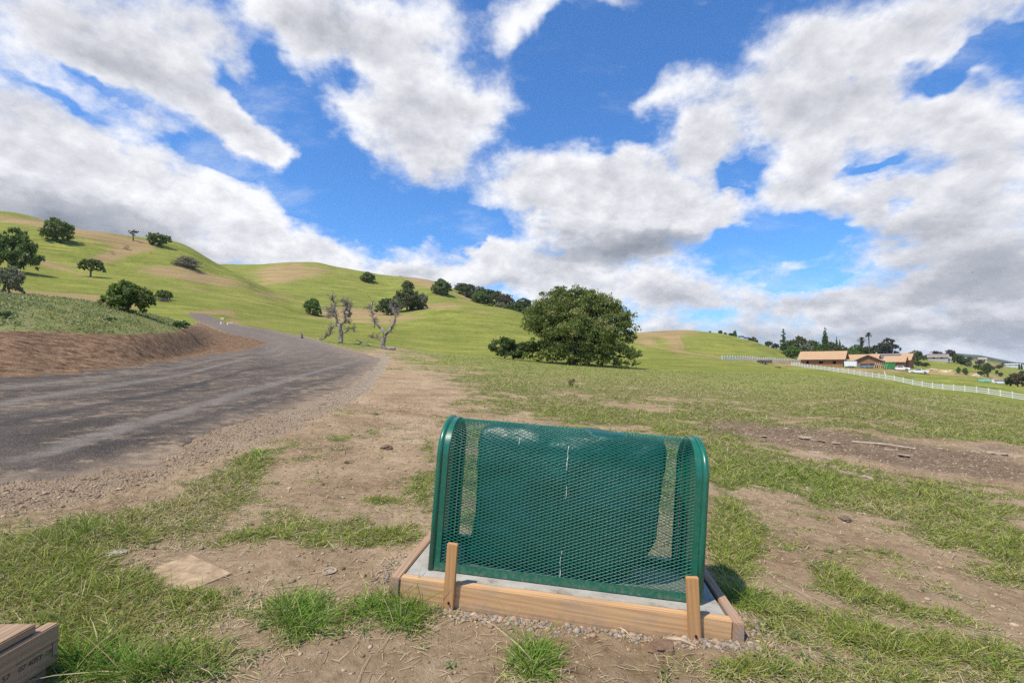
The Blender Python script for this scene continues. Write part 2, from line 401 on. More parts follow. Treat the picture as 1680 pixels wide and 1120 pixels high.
# --- what covers the ground (cover of grass 0..1, asphalt, gravel)
ROAD = [(-900,960),(0,812),(110,800),(190,782),(260,757),(330,728),(395,706),(450,690),(500,668),(560,645),(595,622),(620,600),(627,588),(590,578),(560,569),(500,552),(440,540),(395,533),(372,530),(352,520),(338,515),(305,512),(312,520),(328,529),(350,538),(372,546),(392,551),(420,556),(440,563),(405,573),(330,583),(200,604),(0,621),(-900,700)]
GRASS = [
 (30,905,90,38,-8,.95),(170,880,110,32,-14,.9),(290,845,110,34,-24,.95),(370,800,80,32,-28,.9),(430,742,34,10,-10,.7),(400,770,50,20,-20,.5),
 (60,960,130,50,0,.95),(190,960,120,50,0,.85),(110,1040,110,50,0,.5),(250,1015,120,40,0,.9),(320,1000,60,30,0,.6),(200,1095,140,40,0,1.3),(330,1070,90,45,0,.9),
 (420,880,120,22,-6,.95),(540,882,90,22,0,.8),(620,880,70,20,0,.6),(470,845,60,16,0,.45),
 (495,1012,72,44,0,1.3),(640,1010,90,44,0,1.2),(700,1050,40,34,0,.6),(880,1082,54,42,0,1.3),(560,1075,30,16,0,.35),(720,1100,90,14,0,.5),(590,1000,30,20,0,.4),
 (615,820,32,9,0,.8),(690,790,36,44,0,.7),(705,735,14,30,0,.5),(660,870,30,30,0,.55),(650,930,30,14,-25,.6),(660,820,50,14,0,.4),
 (520,742,34,7,0,.6),(560,720,28,7,0,.55),(610,712,16,5,0,.4),(750,662,18,5,0,.8),(575,798,12,5,0,.6),(480,725,30,8,0,.3),
 (1215,745,60,26,0,.8),(1300,790,120,34,14,.95),(1420,815,120,30,12,.95),(1530,850,110,34,22,.95),(1640,900,90,44,30,.95),(1560,810,110,26,10,.55),(1400,770,80,10,8,.5),
 (1190,830,44,44,0,.75),(1195,900,40,50,0,.7),(1185,950,30,30,0,.5),(1230,880,50,34,0,.7),(1200,930,36,26,0,.6),(1210,985,46,20,0,.9),(1265,1010,44,12,0,.6),(1180,770,24,36,0,.7),
 (1400,970,70,18,18,.8),(1455,995,80,20,14,.85),(1380,1030,60,30,0,.8),(1440,1060,70,34,10,.8),(1530,1060,60,28,20,.9),(1620,1085,70,34,18,.9),(1560,1008,40,12,20,.6),(1340,960,40,12,0,.5),
 (780,790,36,60,0,.75),(1095,800,36,60,0,.85),(1240,1104,80,16,0,.9),(1330,1110,70,14,0,.4),(1480,1110,60,14,0,.5),(1640,810,80,12,0,.4),
]
BARE = [
 (1230,705,90,16,4,.85),(1340,722,120,18,6,.9),(1470,742,130,20,6,.9),(1600,765,120,22,6,.85),(1640,735,60,10,6,.4),(1040,668,70,8,5,.5),(940,645,40,8,0,.35),
 (850,690,100,8,3,.5),(990,700,90,8,3,.3),(740,660,60,22,0,.5),(900,625,60,6,3,.4),(1100,655,60,6,5,.3),(690,640,70,30,0,.8),(780,612,70,6,2,.35),(1430,690,70,6,4,.35),(1240,660,60,5,4,.25),
]
HILLTAN = [  # dry tan ground on the hills
 (60,365,90,10,8,.7),(150,385,70,12,8,.8),(210,400,50,12,5,.8),(190,418,60,10,-14,.9),(110,400,60,10,8,.4),(60,425,60,10,20,.5),(90,487,110,7,2,1.1),(10,480,60,8,0,.5),
 (330,455,90,10,10,.8),(270,445,50,8,0,.4),(480,446,55,14,-6,.95),(455,452,30,12,0,.5),(560,446,40,5,5,.4),(690,462,40,7,12,.8),(670,470,20,6,10,.4),
 (560,510,70,8,0,.7),(450,485,40,5,6,.5),(600,520,70,9,-4,.5),(720,503,60,7,-2,.6),(650,525,60,6,-8,.5),(780,512,40,6,0,.35),(770,490,26,5,0,.5),
 (1080,548,50,6,0,.7),(1105,560,30,14,60,.5),(1130,545,50,5,5,.5),(1060,560,20,8,0,.6),(1260,591,70,4,2,.7),(1420,607,120,3,2,.8),(1560,612,60,4,4,.9),(1300,598,40,3,0,.7),(1440,613,80,2.5,3,.5),
 (1600,575,40,20,0,.4),(1620,597,40,5,10,.5),(420,528,60,4,0,.4),(340,513,36,4,0,.9),(380,520,20,10,40,.4),(500,520,200,3,5,.3),(1640,620,50,6,10,.5),
]
dnear = YG < 75
wob = (fbm(XX * 1.7, YG * 1.7, 4, 21) - 0.5); wob2 = (fbm(XX * 7, YG * 7, 3, 31) - 0.5)
scale_n = np.clip(6.0 / YG, 0.1, 2.5)
PXw = PX + wob * 60 * scale_n + wob2 * 16 * scale_n; PYw = PY + wob * 22 * scale_n * np.clip(1.2 * scale_n, .15, 1) + wob2 * 10 * np.clip(scale_n, 0, 1)
road = np.zeros_like(HZ); tmp = inside(PXw, PYw, ROAD) & (YG < 90); road[tmp] = 1
dr = sdist(PX, PY, [(-900,960),(0,812),(110,800),(190,782),(260,757),(330,728),(395,706),(450,690),(500,668),(560,645),(595,622),(620,600),(627,588)], 1.4)
grv = np.clip(1.15 - dr / np.interp(PY, [590, 640, 720, 800, 900], [16, 40, 62, 58, 75]), 0, 1) * (YG < 60) * (PX < 760) * (1 - road)
grv = grv * sstep(0.25, 0.6, grv + wob * 0.6)
base_f = np.interp(PY, [585, 600, 640, 690, 715, 735, 760], [1.0, 1.0, .95, .85, .7, .35, 0.1])
rightside = sstep(560, 800, PX - (PY - 600) * 0.6)
cover = base_f * rightside + field(PX, PY, GRASS) - field(PX, PY, BARE)
cover = np.minimum(cover, 1.0) + 0.75 * (fbm(XX * 1.1, YG * 1.1, 4, 41) - 0.5) + 1.9 * (fbm(XX * 4.5, YG * 4.5, 4, 51, 0.65) - 0.5) - 0.02 + (fbm(XX / 1.6, YG / 2.2, 3, 57) - 0.50) * 1.2 * sstep(5, 8, YG) * (1 - sstep(40, 55, YG))
# the verge beyond the road and the far field are grown over
far_g = sstep(26, 48, YG)
cover = np.maximum(cover, far_g * (0.8 + 0.5 * (wob + .0)) * (1 - field(PX, PY, [(700,600,60,20,0,.9),(640,585,40,14,0,.9),(690,578,90,6,4,.5)])))
# cut bank on the left of the road: earth below, weeds on top
BANKE = [(-900,560),(0,541),(200,548),(290,543),(318,532),(330,528),(345,536),(365,545),(392,550),(425,555),(445,563),(405,575),(330,585),(200,606),(0,624),(-900,720)]
bank = inside(PX + wob2 * 10, PY + wob * 8 + wob2 * 7, BANKE) & (YG < 60) & (YG > 6)
banktop = inside(PX, PY + wob2 * 6, [(-900,470),(0,478),(200,500),(290,520),(320,532),(290,545),(200,549),(0,542),(-900,562)]) & (YG < 48)
bankm = bank.astype(float)
cover = np.where(bank, 0.05, cover); cover = np.where(banktop, 0.85 + wob, cover)
grv = np.where(bank | banktop, 0, grv)
cover = np.where(YG > 75, 1.0, cover)
cover = np.clip(cover, 0, 1.2) * (1 - road)
cover *= 1 - 0.75 * sstep(0.3, 0.9, grv)
# bare ground round the slab and over the buried board
cover -= field(PX, PY, [(900,1040,250,20,3,.7),(1150,1060,70,16,0,.9),(700,1000,20,20,0,.2),(480,935,170,26,3,1.2),(330,935,70,24,-20,.6)])
cover = np.clip(cover, 0, 1)
tan = 1.25 * field(PX, PY, HILLTAN) + 0.9 * (fbm(XX / 18, YG / 30, 4, 61) - 0.55)
for ln, wd in (([(492,433),(476,444),(448,459)], 1.6), ([(484,433),(470,441),(440,452)], 1.2), ([(1103,541),(1106,555),(1112,572)], 1.3), ([(1110,541),(1114,555),(1121,570)], 1.3), ([(40,484),(110,487),(175,497),(230,505)], 2.0), ([(420,481),(470,489),(520,500)], 1.0), ([(300,470),(380,488),(470,497)], 1.0), ([(60,430),(120,446),(200,470)], 1.0), ([(700,470),(740,478),(770,491)], 1.3), ([(1060,566),(1120,577),(1185,587)], 1.6)):
    tan = tan + 0.9 * np.exp(-(sdist(PX, PY, ln, 1.0) / wd) ** 2)
tan = np.where(YG > 55, np.clip(tan, 0, 1), 0)
# --- small relief
def blur(A, a, b, it=2):
    for _ in range(it):
        for ax, k in ((0, a), (1, b)):
            if k < 1: continue
            P_ = np.pad(A, [(k + 1, k) if i == ax else (0, 0) for i in range(2)], mode='edge'); c = np.cumsum(P_, axis=ax)
            A = (c[2 * k + 1:] - c[:-2 * k - 1]) / (2 * k + 1) if ax == 0 else (c[:, 2 * k + 1:] - c[:, :-2 * k - 1]) / (2 * k + 1)
    return A
roadS = np.clip(blur(road, 22, 8) * 2.2, 0, 1); bankS = blur(bankm, 6, 4)
lump = (fbm(XX * 2.2, YG * 2.2, 4, 71) - 0.5) * 0.050 + (fbm(XX * 10, YG * 10, 4, 81, .6) - 0.5) * 0.030
lump2 = np.abs(fbm(XX * 1.3, YG * 1.3, 5, 91) - 0.5) * 0.16
amp = (1 - sstep(30, 70, YG)) * (1 - 0.93 * roadS) * (1 - 0.5 * blur(cover, 6, 3))
sl_d = np.hypot((XX - SLABP[0]) / 1.0, (YG - SLABP[1]) / 0.7)
amp = amp * (0.25 + 0.75 * sstep(0.7, 1.2, sl_d)) * (0.16 + 0.84 * sstep(0.2, 0.34, np.hypot(XX + 1.30, YG - 1.93)))
HZ = HZ + lump * amp + lump2 * bankS * (1 - roadS) * sstep(8, 11, YG)
mud = np.clip(field(PX, PY, BARE[:5]), 0, 1) * (1 - sstep(25, 34, YG)) * (1 - roadS)
HZ = HZ + mud * (np.abs(fbm(XX * 3.5, YG * 3.5, 4, 101) - 0.5) * 0.20 - 0.02)
# level bed for the slab, banked up a little on its right
ex, ey = (XX - SLABP[0]), (YG - SLABP[1])
bed = 1 - sstep(0.85, 1.25, np.hypot(ex / 0.8, ey / 0.52))
slabz = -0.8065 - 0.0724 * ((XX + 0.334) * 0.993 - (YG - 1.937) * 0.118) + 0.0029 * (YG - 1.937)
HZ = HZ * (1 - bed) + (slabz - 0.082 + lump * 0.35 + 0.028 * sstep(0.2, 0.8, ex)) * bed
def ground_z(x, y): return bil(HZ, x, y)
def gz(x, y): return float(bil(HZ, np.array([x]), np.array([y]))[0])
def on(px, Y, dz=0.0):
    """the point of the ground at distance Y under a photo column"""
    x = ray(px, 600)[0] * Y; return Vector((x, Y, gz(x, Y) + dz))
def hit(px, py, y0=0.7, y1=600):
    """where the sight line through a photo pixel first meets the ground"""
    r = ray(px, py); ys = np.exp(np.linspace(math.log(y0), math.log(y1), 3000))
    g = ground_z(r[0] * ys, ys); below = np.nonzero(r[2] * ys < g)[0]
    y = ys[below[0]] if len(below) else ys[-1]
    return Vector((r[0] * y, y, gz(r[0] * y, y)))

def grid_mesh(name, j0, j1, mat):
    sub = np.s_[:, j0:j1 + 1]
    V = np.stack([XX[sub], YG[sub], HZ[sub]], -1).reshape(-1, 3)
    n = j1 - j0 + 1; ii, jj = np.meshgrid(np.arange(NU - 1), np.arange(n - 1), indexing='ij')
    a = ii * n + jj
    Fq = np.stack([a, a + n, a + n + 1, a + 1], -1).reshape(-1, 4)
    at_ = {k: A[sub].reshape(-1) for k, A in (('cover', cover), ('gravel', grv), ('bank', bankm), ('tan', tan), ('mud', mud), ('weeds', banktop.astype(float)))}
    return link(name, np_mesh(name, V, Fq, at_, smooth=True), mat)
# ---------------- ground materials
def ground_material(far):
    m, nt = material('hill_grass' if far else 'field_earth')
    P = nt.n('ShaderNodeNewGeometry').outputs['Position']
    cov = nt.attr('cover'); tan = nt.attr('tan')
    # grass seen from afar: streaked along the slope
    st = nt.n('ShaderNodeMapping', {'Vector': P, 'Scale': (0.06, 0.06, 1.9)}).outputs[0]
    s1 = nt.noise(st, 1.0, 8, 0.62)
    s2 = nt.noise(P, 0.035, 5, 0.6)
    s3 = nt.noise(P, 1.1, 8, 0.8)
    s4 = nt.noise(nt.n('ShaderNodeMapping', {'Vector': P, 'Scale': (0.12, 0.12, 0.5)}).outputs[0], 1.0, 6, 0.65)
    g = nt.m('ADD', nt.m('MULTIPLY', s1, 0.27), nt.m('ADD', nt.m('MULTIPLY', s3, 0.43), nt.m('MULTIPLY', s4, 0.30)))
    green = nt.ramp(g, [(0.39, (0.085, 0.110, 0.018)), (0.5, (0.215, 0.230, 0.042)), (0.60, (0.36, 0.335, 0.085))])
    green = nt.mix(nt.rng(s2, 0.35, 0.65), green, nt.mix(0.55, green, (0.22, 0.215, 0.05)))
    dry = nt.ramp(s1, [(0.3, (0.25, 0.17, 0.075)), (0.7, (0.42, 0.30, 0.14))])
    tmask = nt.rng(nt.m('ADD', tan, nt.m('MULTIPLY', nt.m('SUBTRACT', g, 0.5), 1.2)), 0.12, 0.85)
    hillc = nt.mix(tmask, green, dry)
    if far:
        # distant ridges: dark scrub dots
        Pz = nt.n('ShaderNodeSeparateXYZ', {0: P}).outputs
        fdist = nt.rng(Pz[1], 450, 1200)
        sc1 = nt.noise(P, 0.012, 6, 0.65)
        farc = nt.ramp(sc1, [(0.42, (0.03, 0.045, 0.02)), (0.55, (0.09, 0.105, 0.04)), (0.7, (0.17, 0.15, 0.06))])
        hillc = nt.mix(fdist, hillc, farc)
        finish(nt, hillc, 0.95, bump=g, bdist=0.9, bstr=0.7, spec=0.05)
        return m
    e1 = nt.noise(P, 1.3, 8, 0.65); e2 = nt.noise(P, 18, 10, 0.78); e3 = nt.noise(P, 70, 4, 0.7)
    vor = nt.n('ShaderNodeTexVoronoi', {'Vector': P, 'Scale': 26.0, 'Randomness': 1.0}, feature='F1')
    earth = nt.ramp(nt.m('ADD', nt.m('MULTIPLY', e1, 0.45), nt.m('MULTIPLY', e2, 0.55)), [(0.36, (0.155, 0.099, 0.054)), (0.45, (0.31, 0.209, 0.118)), (0.54, (0.41, 0.288, 0.170)), (0.66, (0.56, 0.42, 0.265))])
    earth = nt.mix(nt.m('MULTIPLY', nt.rng(e3, 0.58, 0.74), 0.4), earth, (0.13, 0.085, 0.05))
    # short stubble and litter hide between the blades
    litter = nt.ramp(e2, [(0.35, (0.075, 0.078, 0.026)), (0.5, (0.155, 0.150, 0.05)), (0.65, (0.27, 0.22, 0.105))])
    cm = nt.rng(nt.m('ADD', cov, nt.m('MULTIPLY', nt.m('SUBTRACT', e2, 0.5), 1.1)), 0.30, 0.75)
    col = nt.mix(cm, earth, litter)
    v1 = nt.n('ShaderNodeTexVoronoi', {'Vector': P, 'Scale': 75.0}, feature='F1')
    stone = nt.ramp(nt.n('ShaderNodeSeparateColor', {0: v1.outputs['Color']}).outputs[0], [(0.0, (0.33, 0.25, 0.17)), (0.5, (0.43, 0.34, 0.245)), (1.0, (0.54, 0.45, 0.34))])
    stone = nt.mix(nt.rng(v1.outputs['Distance'], 0.45, 0.9), stone, (0.27, 0.19, 0.12))
    stone = nt.mix(nt.rng(nt.n('ShaderNodeSeparateXYZ', {0: P}).outputs[1], 4, 12, 0.75, 0.0), stone, nt.mix(0.5, earth, (0.36, 0.245, 0.15)))
    gm = nt.rng(nt.m('ADD', nt.attr('gravel'), nt.m('MULTIPLY', nt.m('SUBTRACT', e2, 0.5), 1.4)), 0.25, 0.7)
    col = nt.mix(gm, col, stone)
    # rutted dark mud strip
    mudc = nt.ramp(e2, [(0.35, (0.085, 0.055, 0.035)), (0.5, (0.165, 0.112, 0.074)), (0.68, (0.28, 0.215, 0.155))])
    col = nt.mix(nt.m('MULTIPLY', nt.rng(nt.attr('mud'), 0.15, 0.6), 0.75), col, mudc)
    # cut bank
    bv = nt.noise(P, 4.0, 10, 0.8)
    bankc = nt.ramp(bv, [(0.38, (0.06, 0.033, 0.019)), (0.48, (0.175, 0.102, 0.058)), (0.58, (0.28, 0.178, 0.10)), (0.70, (0.40, 0.28, 0.15))])
    col = nt.mix(nt.attr('bank'), col, bankc)
    weed = nt.ramp(nt.noise(P, 3.0, 8, 0.75), [(0.36, (0.13, 0.165, 0.05)), (0.48, (0.22, 0.24, 0.08)), (0.56, (0.26, 0.22, 0.10)), (0.66, (0.34, 0.24, 0.13))])
    col = nt.mix(nt.attr('weeds'), col, weed)
    # farther out the single blades merge
    Pz = nt.n('ShaderNodeSeparateXYZ', {0: P}).outputs
    fm = nt.m('MULTIPLY', nt.rng(Pz[1], 9, 30), nt.rng(nt.m('ADD', cov, nt.m('MULTIPLY', nt.m('SUBTRACT', s3, 0.5), 0.9)), 0.35, 0.8))
    midg = nt.ramp(nt.m('ADD', nt.m('MULTIPLY', s3, 0.6), nt.m('MULTIPLY', nt.noise(P, 4.0, 6, 0.7), 0.4)), [(0.36, (0.095, 0.125, 0.024)), (0.5, (0.205, 0.225, 0.050)), (0.64, (0.35, 0.32, 0.11))])
    midg = nt.mix(nt.rng(Pz[1], 40, 90), midg, hillc)
    col = nt.mix(nt.m('MULTIPLY', fm, nt.m('SUBTRACT', 1.0, nt.m('MAXIMUM', nt.attr('weeds'), nt.attr('bank')))), col, midg)
    hgt = nt.m('ADD', nt.m('MULTIPLY', e2, 0.6), nt.m('ADD', nt.m('MULTIPLY', e3, 0.25), nt.m('MULTIPLY', nt.m('MULTIPLY', v1.outputs['Distance'], gm), -0.5)))
    finish(nt, col, 0.95, bump=hgt, bdist=0.055, bstr=0.8, spec=0.08)
    return m
M_FIELD = ground_material(False); M_HILL = ground_material(True)
js = int(np.searchsorted(YY, 60.0))
tag(grid_mesh('ground', 0, js, M_FIELD), kind='structure')
tag(grid_mesh('hills', js, NY - 1, M_HILL), kind='structure')
# the ground behind the camera, joined on at the same slope
mb = MB()
xs = [-60, -20, -6, -1.4, 0, 1.4, 6, 20, 60]; ys = [-40, -10, -2, 0.72]
for i in range(len(xs) - 1):
    for j in range(len(ys) - 1):
        q = [(xs[i], ys[j]), (xs[i + 1], ys[j]), (xs[i + 1], ys[j + 1]), (xs[i], ys[j + 1])]
        mb.add([(x, y, plane(x, y) - 0.05 - max(0, abs(x) - 1.4) * 0.004) for x, y in q], [(0, 1, 2, 3)])
eY = [0.6, 1, 2, 4, 8, 16, 32, 64, 120]
for sg in (-1, 1):
    for a_, b_ in zip(eY[:-1], eY[1:]):
        za, zb_ = gz(sg * 2.298 * a_, a_), gz(sg * 2.298 * b_, b_)
        mb.add([(sg * 2.29 * a_, a_, za - .02), (sg * 2.29 * b_, b_, zb_ - .02), (sg * 2.29 * b_, .55, zb_ - .02), (sg * 2.29 * a_, .55, za - .02)], [(0, 1, 2, 3)])
tag(mb.build('ground_behind', M_FIELD), kind='structure')

# ---------------- the road: worn asphalt laid on the ground with a broken edge
m, nt = material('worn_asphalt')
P = nt.n('ShaderNodeNewGeometry').outputs['Position']
a1 = nt.noise(P, 90, 3, 0.7); a2 = nt.noise(P, 0.9, 6, 0.65)
# streaks run along the road (forward and to the left)
rot = nt.n('ShaderNodeMapping', {'Vector': P, 'Rotation': (0, 0, math.radians(-22)), 'Scale': (1.0, 0.24, 1.0)}).outputs[0]
a3 = nt.noise(rot, 2.2, 7, 0.7)
asph = nt.ramp(a2, [(0.35, (0.046, 0.036, 0.028)), (0.65, (0.110, 0.088, 0.068))])
asph = nt.mix(nt.rng(a1, 0.45, 0.75), asph, (0.24, 0.20, 0.165))
dusty = nt.rng(nt.m('ADD', nt.m('MULTIPLY', a3, 0.5), nt.m('MULTIPLY', nt.noise(P, 6, 8, 0.75), 0.6)), 0.53, 0.66)
edge = nt.attr('edge')
dusty = nt.m('ADD', nt.m('MULTIPLY', dusty, 0.75), nt.m('MULTIPLY', edge, nt.rng(nt.noise(P, 3, 6, 0.7), 0.3, 0.6)), clamp=True)
asph = nt.mix(dusty, asph, nt.mix(a1, (0.27, 0.19, 0.12), (0.38, 0.28, 0.19)))
asph = nt.mix(nt.m('MULTIPLY', nt.rng(nt.noise(rot, 1.1, 4, 0.6), 0.60, 0.70), 0.6), asph, (0.045, 0.043, 0.045))
tr_ = nt.attr('track')
asph = nt.mix(nt.m('MULTIPLY', nt.rng(tr_, 0.1, 0.9), nt.rng(nt.noise(P, 4, 6, 0.7), 0.35, 0.6, 0.25, 0.8)), asph, (0.235, 0.20, 0.165))
asph = nt.mix(nt.m('MULTIPLY', nt.rng(tr_, -0.1, -0.9), 0.55), asph, (0.045, 0.041, 0.040))
# the far stretch is paler and dustier
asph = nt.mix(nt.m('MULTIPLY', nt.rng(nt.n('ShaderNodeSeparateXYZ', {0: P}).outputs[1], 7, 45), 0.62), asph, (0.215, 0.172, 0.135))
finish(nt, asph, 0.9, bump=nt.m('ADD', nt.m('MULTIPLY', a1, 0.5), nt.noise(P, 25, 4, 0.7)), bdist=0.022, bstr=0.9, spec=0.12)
M_ROAD = m
LINE = [(-900,960),(0,812),(110,800),(190,782),(260,757),(330,728),(395,706),(450,690),(500,668),(560,645),(595,622),(620,600),(627,588),(590,578),(560,569),(500,552),(440,540),(395,533)]
jr = int(np.searchsorted(YY, 92.0))
er = np.clip(1 - sdist(PX[:, :jr], PY[:, :jr], LINE, 1.6) / np.clip(np.interp(PY[:, :jr], [540, 600, 800], [6, 30, 75]), 5, 90), 0, 1)
rd = road[:, :jr] > 0.5
q = rd[:-1, :-1] & rd[1:, :-1] & rd[:-1, 1:] & rd[1:, 1:]
ii, jj = np.nonzero(q)
vid = -np.ones((NU, jr), dtype=np.int64); used = np.zeros((NU, jr), bool)
for a, b in ((0, 0), (1, 0), (0, 1), (1, 1)): used[ii + a, jj + b] = True
vid[used] = np.arange(used.sum())
th = 0.004 + 0.016 * (1 - np.clip(er * 1.1, 0, 1))
V = np.stack([XX[:, :jr][used], YG[:, :jr][used], HZ[:, :jr][used] + th[used]], -1)
Fq = np.stack([vid[ii, jj], vid[ii + 1, jj], vid[ii + 1, jj + 1], vid[ii, jj + 1]], -1)
full = np.zeros((NU, jr)); 
for a, b in ((0, 0), (1, 0), (0, 1), (1, 1)): full[a:NU - 1 + a, b:jr - 1 + b] += q
lowv = (full[used] < 4)
V[lowv, 2] -= (th[used] + 0.004)[lowv]
V2 = V; ed = er[used]
trk = np.zeros(len(V2))
for pts_, wd, am in (([(40,760),(220,700),(400,645),(520,610),(590,590)], .16, .9), ([(0,700),(200,660),(360,622),(480,595),(540,578)], .13, -.9), ([(0,665),(200,632),(360,600),(470,575)], .18, .8), ([(0,780),(160,735),(330,690),(480,645),(560,618)], .10, -.6), ([(0,640),(200,616),(380,585),(470,562),(410,540)], .25, .6)):
    ln = [tuple(hit(*q_)[:2]) for q_ in pts_]
    trk += am * np.exp(-(sdist(V2[:, 0] + .12 * (vnoise(V2[:, 0] * 3, V2[:, 1] * 3, 5) - .5), V2[:, 1], ln) / wd) ** 2)
me = np_mesh('road', V2, Fq, {'edge': ed, 'track': trk}, smooth=True)
tag(link('road', me, M_ROAD), kind='structure')
# ---------------- the green cage on its slab
RX, RY, RZ = -0.0056, 0.0721, -0.118
cm_ = Matrix.Translation((-0.33440, 1.93744, -0.80654)) @ Matrix.Rotation(RZ, 4, 'Z') @ Matrix.Rotation(RY, 4, 'Y') @ Matrix.Rotation(RX, 4, 'X')
CL, CA, CB, CH = 1.05, 0.1715, 0.143, 0.5938
m, nt = material('green_coating')
tc = nt.n('ShaderNodeTexCoord').outputs['Object']
g1 = nt.noise(tc, 6, 4, 0.6)
gc = nt.ramp(g1, [(0.3, (0.003, 0.108, 0.062)), (0.7, (0.006, 0.142, 0.084))])
gzz = nt.n('ShaderNodeSeparateXYZ', {0: tc}).outputs[2]
gc = nt.mix(nt.m('MULTIPLY', nt.m('ADD', nt.rng(gzz, 0.0, 0.06, 0.55, 0.10), 0.0), nt.rng(nt.noise(tc, 60, 6, 0.75), 0.42, 0.7)), gc, (0.28, 0.22, 0.15))
finish(nt, gc, 0.30, bump=nt.noise(tc, 120, 2), bdist=0.0006, bstr=0.25, spec=0.6)
M_GREEN = m
m, nt = material('green_mesh_coating')
finish(nt, (0.009, 0.165, 0.108), 0.34, spec=0.7)
M_MESHG = m
m, nt = material('green_insulated_fabric')
tc = nt.n('ShaderNodeTexCoord').outputs['Object']
q1 = nt.noise(tc, 7, 6, 0.6, 0.4)
finish(nt, nt.ramp(q1, [(0.3, (0.001, 0.052, 0.040)), (0.7, (0.003, 0.090, 0.070))]), 0.4, bump=nt.noise(tc, 9, 5, 0.6, 0.8), bdist=0.02, bstr=0.5, spec=0.5)
M_BAG = m
def wood(name, lo, hi, axis=0, dark=0.55, weather=0.0, mud=None):
    m, nt = material(name)
    tc = nt.n('ShaderNodeTexCoord').outputs['Object']
    sc_ = [26.0] * 3; sc_[axis] = 1.1
    st = nt.n('ShaderNodeMapping', {'Vector': tc, 'Scale': tuple(sc_)}).outputs[0]
    n1 = nt.noise(st, 1.6, 6, 0.62, 0.6); n2 = nt.noise(tc, 5, 4, 0.6)
    w1 = nt.n('ShaderNodeTexWave', {'Vector': st, 'Scale': 1.3, 'Distortion': 5.0, 'Detail': 3.0}, bands_direction='DIAGONAL').outputs['Fac']
    k = nt.m('ADD', nt.m('MULTIPLY', n1, 0.8), nt.m('MULTIPLY', w1, 0.2))
    c = nt.ramp(k, [(0.2, lo), (0.75, hi)])
    vk = nt.n('ShaderNodeTexVoronoi', {'Vector': nt.n('ShaderNodeMapping', {'Vector': tc, 'Scale': tuple(1.0 if i == axis else 4.0 for i in range(3))}).outputs[0], 'Scale': 3.2}).outputs['Distance']
    c = nt.mix(nt.rng(vk, 0.07, 0.16, dark, 0.0), c, tuple(x * 0.45 for x in lo))
    c = nt.mix(nt.m('MULTIPLY', nt.rng(n2, 0.52, 0.72), 0.35 + weather), c, (0.30, 0.255, 0.21))
    ozz = nt.n('ShaderNodeSeparateXYZ', {0: tc}).outputs[2]
    if mud is not None: c = nt.mix(nt.m('MULTIPLY', nt.rng(nt.m('ADD', ozz, nt.m('MULTIPLY', nt.m('SUBTRACT', nt.noise(tc, 34, 6, 0.75), 0.5), 0.10)), mud - 0.022, mud + 0.022, 1.0, 0.0), 0.75), c, (0.33, 0.235, 0.15))
    finish(nt, c, 0.78, bump=k, bdist=0.0025, bstr=0.6, spec=0.2)
    return m
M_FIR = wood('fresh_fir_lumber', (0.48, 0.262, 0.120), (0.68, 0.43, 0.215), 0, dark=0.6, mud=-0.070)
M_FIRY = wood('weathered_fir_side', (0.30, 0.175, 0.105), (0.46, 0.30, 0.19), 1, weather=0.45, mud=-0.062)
M_STAKE = wood('orange_cedar_stake', (0.42, 0.205, 0.075), (0.60, 0.335, 0.14), 2, mud=-0.075)
m, nt = material('new_concrete')
tc = nt.n('ShaderNodeTexCoord').outputs['Object']
c1 = nt.noise(tc, 9, 8, 0.7); c2 = nt.noise(tc, 160, 2, 0.6)
cc = nt.ramp(c1, [(0.34, (0.22, 0.195, 0.16)), (0.47, (0.37, 0.34, 0.29)), (0.66, (0.47, 0.435, 0.375))])
# a few rust coloured spots and dirt that collected along the boards
sp_ = nt.n('ShaderNodeTexVoronoi', {'Vector': tc, 'Scale': 5.5}).outputs['Distance']
cc = nt.mix(nt.rng(sp_, 0.05, 0.12, 0.55, 0.0), cc, (0.33, 0.24, 0.10))
oy = nt.n('ShaderNodeSeparateXYZ', {0: tc}).outputs
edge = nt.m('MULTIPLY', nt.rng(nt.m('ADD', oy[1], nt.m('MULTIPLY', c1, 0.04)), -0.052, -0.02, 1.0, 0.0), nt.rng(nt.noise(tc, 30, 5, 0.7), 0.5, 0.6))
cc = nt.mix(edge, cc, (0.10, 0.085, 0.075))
finish(nt, cc, 0.9, bump=nt.m('ADD', c2, c1), bdist=0.002, bstr=0.6, spec=0.15)
M_CONC = m

def setmat(o, M): o.matrix_world = M; return o
# concrete pad
pad_o = MB().box(-0.074, 1.114, -0.058, 0.402, -0.092, 0.0).build('concrete_pad', M_CONC, bevel=0.004)
setmat(pad_o, cm_); tag(pad_o, 'pale grey concrete pad cast inside a frame of boards under the green cage', 'concrete pad')
